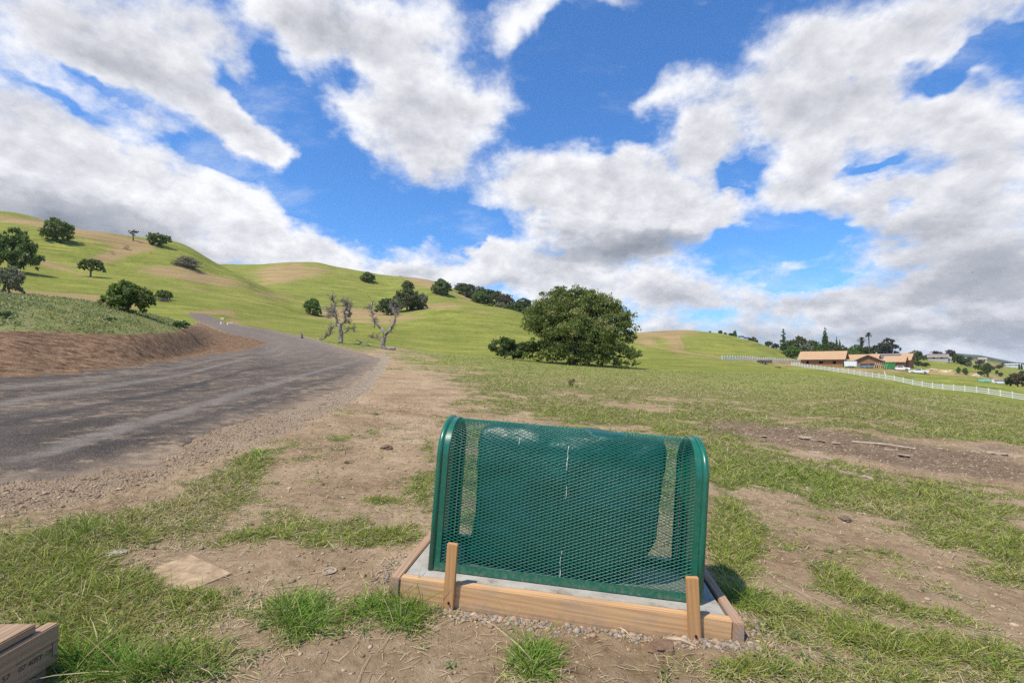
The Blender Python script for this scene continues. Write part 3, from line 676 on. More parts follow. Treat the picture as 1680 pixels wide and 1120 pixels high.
# the form of boards, with the stakes nailed to it
fm_ = empty('board_form', (0, 0, 0)); setmat(fm_, cm_)
tag(fm_, 'orange lumber boards nailed round the concrete pad with two short stakes in front', 'board form')
def board(x0, x1, y0, y1, z0, z1, mat, label=None, bev=0.003):
    o = MB().box(x0, x1, y0, y1, z0, z1).build('board', mat, fm_, bevel=bev)
    if label: o['label'] = label
    return o
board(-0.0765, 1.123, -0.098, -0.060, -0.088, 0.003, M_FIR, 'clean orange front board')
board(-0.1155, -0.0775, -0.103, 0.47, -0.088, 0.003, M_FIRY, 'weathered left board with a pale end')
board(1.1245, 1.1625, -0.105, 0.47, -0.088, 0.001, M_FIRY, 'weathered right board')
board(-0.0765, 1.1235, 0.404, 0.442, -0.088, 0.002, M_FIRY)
def stake(x, w, z0, z1, lean, label):
    s = MB(); hw = w / 2
    s.box(-hw, hw, -0.019, 0, z0, z1)
    o = s.build('stake', M_STAKE, fm_, bevel=0.002)
    o.location = (x, -0.0985, 0); o.rotation_euler = (0.03, lean, 0); o['label'] = label
    n = MB().tube([(0.002, -0.0195, -0.055), (0.002, -0.024, -0.055)], 0.0045, 8).build('nail', M_NAIL, o)
    return o
M_NAIL = simple('dark_nail_head', (0.03, 0.028, 0.026), 0.5, metallic=0.6)
stake(0.118, 0.040, -0.16, 0.158, 0.0, 'taller left stake')
stake(0.990, 0.042, -0.13, 0.142, -0.105, 'leaning right stake')

# the cage
cage = empty('equipment_cage', (0, 0, 0)); setmat(cage, cm_)
tag(cage, 'arched green expanded metal cage standing on the concrete pad', 'cage')
D2 = 2 * CA
def arch_pts(a, b, inset=0.0, n=14, z0=0.0, y_off=0.0):
    """profile of the arch in the (y,z) plane from the front foot over the top to the back foot"""
    a2, b2 = a - inset, b - inset
    pts = [(inset, z0), (inset, (CH - b) * 0.5), (inset, CH - b)]
    pts += [(a - a2 * math.cos(t), CH - b + b2 * math.sin(t)) for t in np.linspace(0, math.pi, 2 * n + 1)[1:-1]]
    pts += [(2 * a - inset, CH - b), (2 * a - inset, (CH - b) * 0.5), (2 * a - inset, z0)]
    return pts
def arch_strip(name, x0, x1, o0, o1, mat, parent, n=14, smooth=True):
    """a band following the arch: outer inset o0, inner inset o1, from x0 to x1"""
    A = arch_pts(CA, CB, o0, n); B = arch_pts(CA, CB, o1, n); s = MB(); k = len(A)
    vs = []
    for (ya, za), (yb, zb) in zip(A, B):
        vs += [(x0, ya, za), (x1, ya, za), (x1, yb, zb), (x0, yb, zb)]
    fs = []
    for i in range(k - 1):
        for q in range(4): fs.append((i * 4 + q, i * 4 + (q + 1) % 4, (i + 1) * 4 + (q + 1) % 4, (i + 1) * 4 + q))
    fs += [(0, 1, 2, 3), ((k - 1) * 4 + 3, (k - 1) * 4 + 2, (k - 1) * 4 + 1, (k - 1) * 4)]
    s.add(vs, fs); me = s.mesh(name)
    bm = bmesh.new(); bm.from_mesh(me)
    ed = [e for e in bm.edges if len(e.link_faces) == 2 and e.calc_face_angle() > 1.0]
    bmesh.ops.bevel(bm, geom=ed, offset=min(0.003, abs(o1 - o0) * 0.4), segments=2, affect='EDGES')
    bm.to_mesh(me); bm.free()
    me.polygons.foreach_set('use_smooth', np.ones(len(me.polygons), dtype=bool)); me.set_sharp_from_angle(angle=math.radians(32))
    return link(name, me, mat, parent)
for side, label in ((0, 'left arched end frame'), (1, 'right arched end frame')):
    sgn = 1 if side == 0 else -1; x = 0.0 if side == 0 else CL
    def xr(a, b): return sorted((x + sgn * a, x + sgn * b))
    fr = arch_strip('end_frame', *xr(0.006, 0.0235), 0.002, 0.030, M_GREEN, cage); fr['label'] = label
    # the flat strap that holds the edge of the sheet, a little lower than the rolled rim
    arch_strip('strap', *xr(0.0245, 0.047), 0.0045, 0.0075, M_GREEN, fr)
    # rim, rolled over the outside edge
    pts = [(x + sgn * 0.011, y, z) for y, z in arch_pts(CA, CB, 0.0085, 14)]
    MB().tube(pts, 0.0118, 12).build('rim', M_GREEN, fr, smooth=True)
# bottom rails front and back, and the sill of each end
MB().box(0.024, CL - 0.024, 0.0008, 0.004, 0.004, 0.036).build('bottom_rail', M_GREEN, cage, bevel=0.001)
MB().box(0.024, CL - 0.024, 0.004, 0.032, 0.001, 0.004).box(0.024, CL - 0.024, 0.0085, 0.0100, 0.004, 0.03).build('bottom_flange', M_GREEN, cage)
MB().box(0.024, CL - 0.024, D2 - 0.03, D2 - 0.001, 0.004, 0.034).build('back_rail', M_GREEN, cage, bevel=0.001)
for side in (0, 1):
    x = 0.003 if side == 0 else CL - 0.021
    MB().box(x, x + 0.018, 0.034, D2 - 0.034, 0.002, 0.030).build('end_sill', M_GREEN, cage)

def expanded(path, width, lwd=0.0305, swd=0.0127, r=0.00082, place=None):
    """diamond mesh: path = list of (p, q) points, width across; place(p, q, w, lift) -> 3d"""
    P = np.array(path); seg = np.hypot(*np.diff(P, axis=0).T); cum = np.concatenate([[0], np.cumsum(seg)]); tot = cum[-1]
    nr = int(round(tot / swd)); nc = int(round(width / lwd)); swd = tot / nr; lw = width / nc
    def pt(s): return np.interp(s, cum, P[:, 0]), np.interp(s, cum, P[:, 1])
    def nrm(s):
        e = 0.004; a = np.array(pt(max(0, s - e))); b = np.array(pt(min(tot, s + e))); t = (b - a) / np.linalg.norm(b - a); return -t[1], t[0]
    V = []; Fc = []
    nodes = {}
    def node(i, k):   # half columns i, half rows k
        s = min(max(k * swd / 2, 0), tot); p, q = pt(s); n = nrm(s)
        return np.array(place(p, q, min(max(i * lw / 2, 0), width))), np.array(place(p + n[0], q + n[1], min(max(i * lw / 2, 0), width))) - np.array(place(p, q, min(max(i * lw / 2, 0), width)))
    ca = {}
    def nd(i, k):
        if (i, k) not in ca: ca[(i, k)] = node(i, k)
        return ca[(i, k)]
    for i in range(0, 2 * nc):
        for k in range(0, 2 * nr + 1):
            if (i + k) % 2: continue
            for dk in (1, -1):
                k2 = k + dk
                if k2 < 0 or k2 > 2 * nr: continue
                (a, na), (b, nb) = nd(i, k), nd(i + 1, k2)
                t = b - a; t = t / (np.linalg.norm(t) + 1e-9); s_ = np.cross(t, na); n = len(V)
                tw = 0.55     # strands of expanded metal stand twisted in the sheet
                for c, nn in ((a, na), (b, nb)):
                    w1 = s_ * math.cos(tw) + nn * math.sin(tw); w2 = -s_ * math.sin(tw) + nn * math.cos(tw)
                    for ux, uy in ((-1, -1), (1, -1), (1, 1), (-1, 1)):
                        V.append(c + w1 * ux * r * 1.15 + w2 * uy * r * 0.62)
                Fc += [(n + q, n + (q + 1) % 4, n + 4 + (q + 1) % 4, n + 4 + q) for q in range(4)]
    return np.array(V), np.array(Fc)
wrap = arch_pts(CA, CB, 0.0095, 14, 0.012)
V, Fq = expanded(wrap, CL - 0.05, place=lambda y, z, w: (0.025 + w, y, z))
link('mesh_cover', np_mesh('mesh_cover', V, Fq), M_MESHG, cage)
# sheet panels closing the two ends, cut to the arch
for x in (0.0115, CL - 0.0135):
    pr = [(x, y, z) for y, z in arch_pts(CA, CB, 0.012, 14, 0.004)]
    MB().prism(pr, (0, 0, 0), (.002, 0, 0)).build('end_panel', M_GREEN, cage)
# mounting feet
for x in (0.03, CL - 0.06):
    MB().box(x, x + 0.03, 0.034, 0.064, 0.0, 0.004).tube([(x + .015, .049, .004), (x + .015, .049, .012)], 0.006, 6).build('anchor_foot', M_GREEN, cage)

# bird droppings on the sheet
M_WHITE = simple('white_dropping', (0.62, 0.60, 0.55), 0.9, 0.15, 60)
def splat(pts, parent):
    s = MB()
    for (x, t, ln) in pts:
        A = arch_pts(CA, CB, 0.0070, 24); P_ = np.array(A); cum = np.concatenate([[0], np.cumsum(np.hypot(*np.diff(P_, axis=0).T))])
        k = max(2, int(ln / 0.010))
        line = []
        for j in range(k + 1):
            ss = t + ln * j / k; line.append((x + rnd.uniform(-.0015, .0015), np.interp(ss, cum, P_[:, 0]), np.interp(ss, cum, P_[:, 1])))
        s.tube(line, [0.0006 + 0.0019 * rnd.random() ** 2 for _ in line], 5)
    return s.build('dropping', M_WHITE, parent)
for a_ in ((0.325, 0.525, 0.030), (0.520, 0.44, 0.095), (0.524, 0.33, 0.05), (0.520, 0.02, 0.045), (0.518, 0.075, 0.035), (0.521, 0.12, 0.012)):
    splat([a_], cage)

# the insulated cover inside
bm = bmesh.new(); bmesh.ops.create_cube(bm, size=2.0)
bmesh.ops.subdivide_edges(bm, edges=bm.edges, cuts=31, use_grid_fill=True)
from mathutils import noise as mn
for v in bm.verts:
    x, y, z = v.co
    p = 13.0
    l = ((abs(y) ** 4 + abs(z) ** 4) ** (p / 4) + abs(x) ** p) ** (1 / p)
    x, y, z = x / l, y / l, z / l
    zz_ = (z + 1) / 2
    hw = (0.362 if x < 0 else 0.362 + 0.043 * zz_) + (0.06 * (1 - min(zz_ / .3, 1)) ** 2 if x < 0 else 0.0)
    if x < 0: hw *= 1.0
    else: hw *= 1.0 - 0.20 * (1 - sstep(0.0, 0.34, zz_))
    hd = 0.115 * (1 - 0.18 * zz_) + 0.02 * math.sin(x * 2.0 + 1)
    q = Vector((x * hw, y * hd, 0.289 + z * 0.286))
    nn = mn.noise(q * 5.0) * 0.020 + mn.noise(q * 13.0 + Vector((3, 1, 2))) * 0.007 + 0.012 * abs(mn.noise(Vector((q.x * 3, q.y * 3, q.z * 16))))
    d_ = Vector((x, y * 2, z)).normalized(); q += d_ * nn
    q.x += 0.512; q.y += CA + 0.003; q.z = max(q.z, 0.004 + 0.003 * mn.noise(q * 20))
    v.co = q
me = bpy.data.meshes.new('insulated_cover'); bm.to_mesh(me); bm.free()
bag = link('insulated_cover', me, M_BAG, None, True); setmat(bag, cm_)
tag(bag, 'puffy dark green insulated pouch sitting inside the green cage', 'insulated cover')
# two pipe risers under it (brass valve hidden in the pouch)
# ---------------- grass, stones and clods of the near ground (uncountable: one object each)
def foliage_mat(name, rough=0.65, trans=0.25, spec=0.2, gain=1.0):
    m, nt = material(name)
    c = nt.attr('tint', 'Color')
    if gain != 1.0: c = nt.n('ShaderNodeVectorMath', {0: c, 'Scale': gain}, operation='SCALE').outputs[0]
    p = nt.n('ShaderNodeBsdfPrincipled', {'Base Color': c, 'Roughness': rough, 'Specular IOR Level': spec})
    t = nt.n('ShaderNodeBsdfTranslucent', {'Color': c})
    mx = nt.n('ShaderNodeMixShader', {0: trans, 1: p.outputs[0], 2: t.outputs[0]})
    nt.n('ShaderNodeOutputMaterial', {'Surface': mx.outputs[0]})
    return m
M_BLADE = foliage_mat('grass_blade', trans=0.30)
def stone_mat(name, rough=0.9):
    m, nt = material(name)
    c = nt.attr('tint', 'Color'); P = nt.n('ShaderNodeNewGeometry').outputs['Position']
    n1 = nt.noise(P, 150, 4, 0.7)
    c = nt.mix(nt.rng(n1, 0.35, 0.65), nt.n('ShaderNodeVectorMath', {0: c, 'Scale': 0.72}, operation='SCALE').outputs[0], c)
    finish(nt, c, rough, bump=n1, bdist=0.003, spec=0.15); return m
M_STONE = stone_mat('field_stone')

def blades(name, n, y0, y1, length, width, dens, straw, seg2=True, tall=None, u0=-1.22, u1=1.22, tuft=0.03, seed=1, avoid=True):
    g = np.random.default_rng(seed)
    N = n
    u = g.uniform(u0, u1, N); Y = np.exp(g.uniform(math.log(y0), math.log(y1), N)); x = u * Y
    # blades stand together in tufts
    k = max(1, N // 9); cu = g.uniform(u0, u1, k); cy = np.exp(g.uniform(math.log(y0), math.log(y1), k))
    c_cov = bil(cover, cu * cy, cy); keep = g.random(k) < np.clip((c_cov - 0.12) * dens, 0, 1); cu, cy = cu[keep], cy[keep]
    if len(cu) == 0: return
    idx = g.integers(0, len(cu), int(N * max(0.02, keep.mean())))
    rad = tuft * np.clip(cy[idx] / 3, 0.8, 6) * np.abs(g.normal(0, 1, len(idx)))
    ang = g.uniform(0, 2 * math.pi, len(idx))
    x = cu[idx] * cy[idx] + rad * np.cos(ang); Y = cy[idx] + rad * np.sin(ang)
    ok = (Y > y0 * 0.95) & (bil(road, x, Y) < 0.3)
    # keep off the slab
    dx = x + 0.33440; dy = Y - 1.93744; lx = dx * math.cos(RZ) + dy * math.sin(RZ); ly = -dx * math.sin(RZ) + dy * math.cos(RZ)
    ok &= ~((lx > -0.13) & (lx < 1.18) & (ly > -0.125) & (ly < 0.46))
    ok &= ~((x < -1.245) & (Y < 1.42) )
    x, Y, ang, rad, idx = x[ok], Y[ok], ang[ok], rad[ok], idx[ok]; n = len(x)
    z = ground_z(x, Y); cv = bil(cover, x, Y)
    tuftrand = g.random(len(cu))[idx]
    vig = np.clip(cv, 0.25, 1) * (0.65 + 0.7 * tuftrand)
    px, py = to_px(x, Y, z)
    lush = np.clip(field(px, py, [(495,1012,62,40,0,1),(640,1010,85,42,0,.9),(880,1082,50,40,0,1),(300,1105,160,30,0,.6),(130,1100,120,25,0,.9),(1210,985,50,24,0,.7),(110,640,500,30,0,.3),(150,880,80,20,0,.5),(1290,800,120,50,14,.35),(430,742,30,10,0,.6)]), 0, 1)
    dryf = np.clip(field(px, py, [(300,830,140,60,-25,.6),(470,850,120,20,0,.5),(230,1010,160,40,0,.35),(1450,880,240,50,20,.35),(1100,640,700,60,3,.45),(1240,740,140,30,0,.35),(440,900,130,14,0,.3)]) + (fbm(x * 1.4, Y * 1.4, 3, 133) - 0.5) * 0.9, 0, 1)
    L = length * vig * g.lognormal(0, 0.38, n) * (1 + 1.1 * lush)
    W = width * np.clip(Y / 2.2, 0.9, 30) ** 0.9 * g.uniform(0.6, 1.3, n)
    isdry = g.random(n) < straw * (0.35 + 1.3 * dryf) * (1 - 0.6 * lush)
    lean = np.where(isdry, g.uniform(0.5, 1.45, n), np.abs(g.normal(0.55, 0.35, n)) + 0.25 * (rad / (tuft * 2)).clip(0, 1.5)); lean = np.clip(lean, 0.05, 1.45)
    az_ = ang + g.normal(0, 0.9, n)
    dirv = np.stack([np.cos(az_) * np.sin(lean), np.sin(az_) * np.sin(lean), np.cos(lean)], 1)
    bend = g.uniform(0.15, 0.75, n)
    hd = np.stack([np.cos(az_), np.sin(az_), np.zeros(n)], 1)
    fa = g.uniform(0, math.pi, n) ; side = np.stack([np.cos(fa), np.sin(fa), np.zeros(n)], 1)
    side = side - (side * dirv).sum(1, keepdims=True) * dirv; side /= np.linalg.norm(side, axis=1, keepdims=True) + 1e-9
    base = np.stack([x, Y, z - 0.004], 1)
    def P(t): return base + dirv * (L * t)[:, None] + (hd * 0.55 - np.array([0, 0, 0.65])) * (L * bend * t * t)[:, None]
    w = W[:, None] * side * 0.5
    if seg2:
        p0, p1, p2, p3 = P(0), P(0.38), P(0.72), P(1.0)
        V = np.stack([p0 - w, p0 + w, p1 - w * 1.1, p1 + w * 1.1, p2 - w * .75, p2 + w * .75, p3], 1).reshape(-1, 3); kk = 7
        b = np.arange(n)[:, None] * 7
        F4 = np.concatenate([b + [0, 1, 3, 2], b + [2, 3, 5, 4]]); F3 = b + [4, 5, 6]
    else:
        p0, p1, p3 = P(0), P(0.5), P(1.0)
        V = np.stack([p0 - w, p0 + w, p1 - w, p1 + w, p3], 1).reshape(-1, 3); kk = 5
        b = np.arange(n)[:, None] * 5
        F4 = b + [0, 1, 3, 2]; F3 = b + [2, 3, 4]
    V[:, 2] = np.maximum(V[:, 2], np.repeat(z, kk) + 0.001 * np.tile(np.arange(kk), n))
    t1 = g.random(n)[:, None]; t2 = tuftrand[:, None]
    green = np.array([0.135, 0.185, 0.024]) * (1 - t1) + np.array([0.36, 0.385, 0.080]) * t1
    green = green * (0.75 + 0.5 * t2)
    green = green * (1 - 0.35 * lush[:, None]) + np.array([0.075, 0.215, 0.018]) * 0.35 * lush[:, None]
    dryc = np.array([0.36, 0.26, 0.115]) * (1 - t1) + np.array([0.60, 0.50, 0.28]) * t1
    yel = np.array([0.27, 0.28, 0.06])
    mixy = (g.random(n)[:, None] * (dryf[:, None] + 0.2)).clip(0, 0.85); green = green * (1 - mixy) + yel * mixy
    green = green * (1 - 0.45 * lush[:, None]) + np.array([0.13, 0.33, 0.035]) * (0.6 + 0.6 * t1) * 0.45 * lush[:, None]
    col = np.where(isdry[:, None], dryc, green)
    me = np_mesh(name, V, [F4, F3], {'tint': np.repeat(col, kk, 0)})
    return tag(link(name, me, M_BLADE), kind='stuff')
a = blades('grass', 560000, 0.85, 7.0, 0.046, 0.0026, 1.1, 0.6, seed=3, tuft=0.022)
if a: tag(a, 'short green and straw coloured grass growing in patches on bare earth', 'grass')
a = blades('field_grass', 420000, 6.5, 55.0, 0.085, 0.0022, 1.1, 0.6, seg2=False, seed=5, tuft=0.03, u0=-1.0)
if a: tag(a, 'grass of the open field behind the cage, mixed green and dry', 'grass')

# --- stones, clods
t_ = (1 + 5 ** .5) / 2
ICO = np.array([(-1, t_, 0), (1, t_, 0), (-1, -t_, 0), (1, -t_, 0), (0, -1, t_), (0, 1, t_), (0, -1, -t_), (0, 1, -t_), (t_, 0, -1), (t_, 0, 1), (-t_, 0, -1), (-t_, 0, 1)]) / math.hypot(1, t_)
ICF = np.array([(0, 11, 5), (0, 5, 1), (0, 1, 7), (0, 7, 10), (0, 10, 11), (1, 5, 9), (5, 11, 4), (11, 10, 2), (10, 7, 6), (7, 1, 8), (3, 9, 4), (3, 4, 2), (3, 2, 6), (3, 6, 8), (3, 8, 9), (4, 9, 5), (2, 4, 11), (6, 2, 10), (8, 6, 7), (9, 8, 1)])
def stones(name, x, Y, size, cols, seed=1, sink=0.3, flat=0.6):
    g = np.random.default_rng(seed); n = len(x); z = ground_z(x, Y)
    size = np.minimum(size, np.median(size) * 2.4)
    S = size[:, None] * np.stack([g.uniform(.7, 1.4, n), g.uniform(.7, 1.3, n), g.uniform(.4, .9, n) * flat / .6], 1)
    V = ICO[None] * (1 + g.normal(0, 0.16, (n, 12, 1)))
    V = V * S[:, None, :]
    a = g.uniform(0, 6.28, n); ca, sa = np.cos(a)[:, None], np.sin(a)[:, None]
    V = np.stack([V[..., 0] * ca - V[..., 1] * sa, V[..., 0] * sa + V[..., 1] * ca, V[..., 2]], -1)
    V = V + np.stack([x, Y, z + S[:, 2] * (1 - 2 * sink) * 0.6], 1)[:, None, :]
    Fc = (np.arange(n)[:, None, None] * 12 + ICF[None]).reshape(-1, 3)
    k = g.random((n, 1)); c = np.array(cols)[g.integers(0, len(cols), n)] * (0.75 + 0.5 * k)
    if name == 'gravel': c = c * np.array([1.0, 0.93, 0.84]) ** np.clip((9 - Y) / 4, 0, 1)[:, None] * (0.78 + 0.22 * np.clip((Y - 4) / 6, 0, 1))[:, None]
    me = np_mesh(name, V.reshape(-1, 3), Fc, {'tint': np.repeat(c, 12, 0)})
    return tag(link(name, me, M_STONE), kind='stuff')
def scatter(n, y0, y1, wfun, seed, u0=-1.15, u1=1.15):
    g = np.random.default_rng(seed); u = g.uniform(u0, u1, n); Y = np.exp(g.uniform(math.log(y0), math.log(y1), n)); x = u * Y
    k = g.random(n) < wfun(x, Y)
    x, Y = x[k], Y[k]
    dx = x + 0.33440; dy = Y - 1.93744; lx = dx * math.cos(RZ) + dy * math.sin(RZ); ly = -dx * math.sin(RZ) + dy * math.cos(RZ)
    ok = ~((lx > -0.125) & (lx < 1.172) & (ly > -0.112) & (ly < 0.455)) & ~((x < -1.245) & (Y < 1.42))
    return x[ok], Y[ok]
gg = np.random.default_rng(77)
x, Y = scatter(60000, 1.2, 30, lambda x, Y: np.clip(bil(grv, x, Y) * 1.0, 0, 1) * (bil(road, x, Y) < 0.3) + 0.012 * (bil(road, x, Y) > .5), 5, u1=0.1)
tag(stones('gravel', x, Y, 0.0030 * np.clip(Y / 2.5, 0.8, 4) * gg.lognormal(0, 0.5, len(x)), [(0.44, 0.34, 0.24), (0.36, 0.27, 0.18), (0.54, 0.45, 0.34), (0.30, 0.22, 0.15), (0.46, 0.33, 0.21)], 6), 'loose tan and grey gravel along the edge of the asphalt', 'gravel')
x, Y = scatter(110000, 0.9, 16, lambda x, Y: (0.10 + 1.0 * np.clip(fbm(x * 1.5, Y * 1.5, 3, 9) - 0.5, 0, 1)) * (bil(road, x, Y) < 0.3) * (1 - 0.6 * bil(cover, x, Y)) + 0.25 * np.clip(bil(mud, x, Y), 0, 1), 15)
tag(stones('earth_clods', x, Y, 0.0032 * np.clip(Y / 2.0, 0.8, 3.5) * gg.lognormal(0, 0.55, len(x)), [(0.36, 0.25, 0.15), (0.44, 0.31, 0.19), (0.27, 0.18, 0.105), (0.50, 0.37, 0.24)], 16), 'small crumbs of dry tan earth scattered over the bare ground', 'earth clods')
# crushed grey rock under and in front of the slab boards
g = np.random.default_rng(8)
lx = np.concatenate([g.uniform(-0.13, 1.2, 1500), g.uniform(-0.24, -0.12, 420), g.uniform(1.16, 1.26, 200)])
ly = np.concatenate([-0.108 - np.abs(g.normal(0, 0.030, 1500)), g.uniform(-0.12, 0.30, 420), g.uniform(-0.12, 0.1, 200)])
wx = -0.3344 + lx * math.cos(RZ) - ly * math.sin(RZ); wy = 1.93744 + lx * math.sin(RZ) + ly * math.cos(RZ)
kp = fbm(wx * 6, wy * 6, 3, 7) + 0.25 * g.random(len(wx)) > 0.62
wx, wy = wx[kp], wy[kp]
tag(stones('crushed_rock', wx, wy, 0.0052 * g.lognormal(0, 0.45, len(wx)), [(0.34, 0.28, 0.21), (0.27, 0.23, 0.18), (0.42, 0.33, 0.24), (0.38, 0.26, 0.17), (0.40, 0.27, 0.165)], 9), 'crushed grey rock showing along the foot of the boards', 'crushed rock')
# dead straw lying loose on the bare earth
def straw_litter(n, seed):
    g = np.random.default_rng(seed)
    x, Y = scatter(n, 0.9, 9, lambda x, Y: np.clip(0.12 + 0.9 * (fbm(x * 2, Y * 2, 3, 19) - 0.45) + 0.55 * (bil(cover, x, Y) > 0.15), 0, 1) * (bil(road, x, Y) < .3) * (1 - bil(grv, x, Y)), seed)
    n = len(x); z = ground_z(x, Y) + 0.003
    a = g.uniform(0, 6.28, n); L = g.uniform(0.015, 0.06, n) * (1 + (g.random(n) < 0.06) * 1.5); d = np.stack([np.cos(a), np.sin(a), g.normal(0, 0.06, n)], 1); s = np.stack([-np.sin(a), np.cos(a), np.zeros(n)], 1) * (0.0009 * np.clip(Y / 1.6, 1, 5))[:, None]
    c = np.stack([x, Y, z], 1); b = c + d * L[:, None]; mid = (c + b) / 2 + s * g.normal(0, 3, (n, 1)) + [0, 0, 0.003]
    b[:, 2] = np.maximum(b[:, 2], ground_z(b[:, 0], b[:, 1]) + 0.002); mid[:, 2] = np.maximum(mid[:, 2], ground_z(mid[:, 0], mid[:, 1]) + 0.003)
    V = np.stack([c - s, c + s, mid - s, mid + s, b - s, b + s], 1).reshape(-1, 3); q = np.arange(n)[:, None] * 6
    col = np.array([0.62, 0.50, 0.31]) * g.uniform(0.6, 1.15, (n, 1))
    me = np_mesh('straw_litter', V, np.concatenate([q + [0, 1, 3, 2], q + [2, 3, 5, 4]]), {'tint': np.repeat(col, 6, 0)})
    return tag(link('straw_litter', me, M_BLADE), 'dead pale straws lying loose on the bare earth', 'straw', kind='stuff')
straw_litter(45000, 23)
def low_weeds():
    g = np.random.default_rng(91); k = 1500; u = g.uniform(-1.15, 1.15, k); Y = np.exp(g.uniform(math.log(.95), math.log(6), k)); x = u * Y
    kp = (bil(cover, x, Y) > .18) & (bil(road, x, Y) < .3) & (np.hypot((x - .17) / .85, (Y - 2.05) / .5) > 1) & ~((x < -1.2) & (Y < 1.45)); x, Y = x[kp], Y[kp]
    m_ = 16; i = np.repeat(np.arange(len(x)), m_); n = len(i); a = g.uniform(0, 6.28, n); r = g.uniform(.004, .03, n)
    cx, cy = x[i] + r * np.cos(a), Y[i] + r * np.sin(a); z = ground_z(cx, cy) + g.uniform(.004, .018, n); s = g.uniform(.003, .0065, n)[:, None]
    d = np.stack([np.cos(a), np.sin(a), g.uniform(-.1, .5, n)], 1); d /= np.linalg.norm(d, axis=1, keepdims=True); w_ = np.stack([-np.sin(a), np.cos(a), np.zeros(n)], 1)
    c = np.stack([cx, cy, z], 1); V = np.stack([c - d * s, c - w_ * s * .75, c + d * s, c + w_ * s * .75], 1).reshape(-1, 3); t = g.random((n, 1))
    col = np.array([0.09, 0.16, 0.03]) * (1 - t) + np.array([0.20, 0.28, 0.07]) * t
    tag(link('low_weeds', np_mesh('low_weeds', V, np.arange(4 * n).reshape(-1, 4), {'tint': np.repeat(col, 4, 0)}), M_BLADE), 'low round leaved weeds mixed into the near grass', 'weeds', kind='stuff')
low_weeds()
# ---------------- trees
M_LEAF = foliage_mat('oak_leaf', 0.5, 0.36, 0.3)
def bark(name, lo, hi, sc_=6):
    m, nt = material(name); tc = nt.n('ShaderNodeTexCoord').outputs['Object']
    st = nt.n('ShaderNodeMapping', {'Vector': tc, 'Scale': (1, 1, .3)}).outputs[0]
    n1 = nt.noise(st, sc_, 6, 0.7)
    finish(nt, nt.ramp(n1, [(0.35, lo), (0.65, hi)]), 0.9, bump=n1, bdist=0.03, spec=0.1); return m
M_BARK = bark('oak_bark', (0.06, 0.045, 0.035), (0.16, 0.13, 0.105))
M_DEAD = bark('bleached_deadwood', (0.10, 0.065, 0.045), (0.50, 0.44, 0.37), 3)
M_BRUSH = bark('grey_brush_twigs', (0.10, 0.075, 0.065), (0.26, 0.215, 0.19), 5)

def leaf_mesh(name, lobes, n, size, cols, seed, clumps=None, spread=0.16, core=0.35, droop=0.0, zmin=0.02):
    """many leaf sprays gathered in clumps over the lobes (cx,cy,cz,rx,ry,rz)"""
    g = np.random.default_rng(seed)
    lob = np.array(lobes, float); wts = (lob[:, 3] * lob[:, 4] + lob[:, 3] * lob[:, 5] + lob[:, 4] * lob[:, 5]); wts /= wts.sum()
    k = clumps or max(12, n // 38)
    li = g.choice(len(lob), k, p=wts)
    d = g.normal(0, 1, (k, 3)); d /= np.linalg.norm(d, axis=1, keepdims=True); d[:, 2] = np.where(g.random(k) < 0.6, np.abs(d[:, 2]), d[:, 2])
    r = 1 - core * g.random(k) ** 1.8
    r *= 1 + 0.10 * g.normal(0, 1, k)
    cc = lob[li, :3] + d * lob[li, 3:6] * r[:, None]
    # drop clump centres that lie deep inside another lobe
    cs = g.uniform(0.6, 1.4, k) * spread * (lob[li, 3:6].min(1) * .7 + lob[:, 3:6].min() * .3)
    ci = g.choice(k, n, p=cs ** 1.5 / (cs ** 1.5).sum())
    o = g.normal(0, 1, (n, 3)) * [1, 1, 0.62]
    rr = np.linalg.norm(o, axis=1, keepdims=True); o = o / rr * np.minimum(rr, 1.9)
    p = cc[ci] + o * cs[ci][:, None]
    p[:, 2] -= droop * g.random(n)
    p[:, 2] = np.maximum(p[:, 2], zmin)
    nr = g.normal(0, 1, (n, 3)) + [0, 0, 0.5]; nr /= np.linalg.norm(nr, axis=1, keepdims=True)
    a = np.cross(nr, g.normal(0, 1, (n, 3))); a /= np.linalg.norm(a, axis=1, keepdims=True); b = np.cross(nr, a)
    s = size * g.uniform(0.6, 1.4, (n, 1)); a = a * s; b = b * s * 0.62
    V = np.stack([p - a, p - b * .9 + a * .1, p + a, p + b * .9 + nr * s * 0.18], 1).reshape(-1, 3)
    Fq = np.arange(4 * n).reshape(-1, 4)
    C0, C1 = np.array(cols[0]), np.array(cols[1])
    t = np.clip(0.5 * g.random(k)[ci] + 0.5 * g.random(n), 0, 1)[:, None]
    col = C0 * (1 - t) + C1 * t
    if len(cols) > 2:
        m_ = (g.random(k)[ci] < 0.16)[:, None]; col = np.where(m_, np.array(cols[2]) * (0.7 + .6 * t), col)
    return np_mesh(name, V, Fq, {'tint': np.repeat(col, 4, 0)})
def limb_mesh(name, trunk_h, r0, ends, lean=(0, 0), seed=1, twigs=0):
    g = random.Random(seed); s = MB()
    top = Vector((lean[0], lean[1], trunk_h))
    s.tube([(0, 0, -0.4), (lean[0] * .2, lean[1] * .2, trunk_h * .35), top * 0.99], [r0 * 1.35, r0, r0 * 0.8], 8)
    for e in ends:
        e = Vector(e); m1 = top.lerp(e, 0.4) + Vector((g.uniform(-1, 1), g.uniform(-1, 1), g.uniform(-.2, 1))) * (e - top).length * 0.12
        s.tube([top * 0.9, m1, e], [r0 * 0.6, r0 * 0.38, r0 * 0.12], 6)
        for _ in range(twigs):
            q = m1.lerp(e, g.random()); s.tube([q, q + Vector((g.uniform(-1, 1), g.uniform(-1, 1), g.uniform(-.4, .8))) * (e - top).length * 0.35], [r0 * .14, r0 * .04], 5)
    return s.mesh(name)
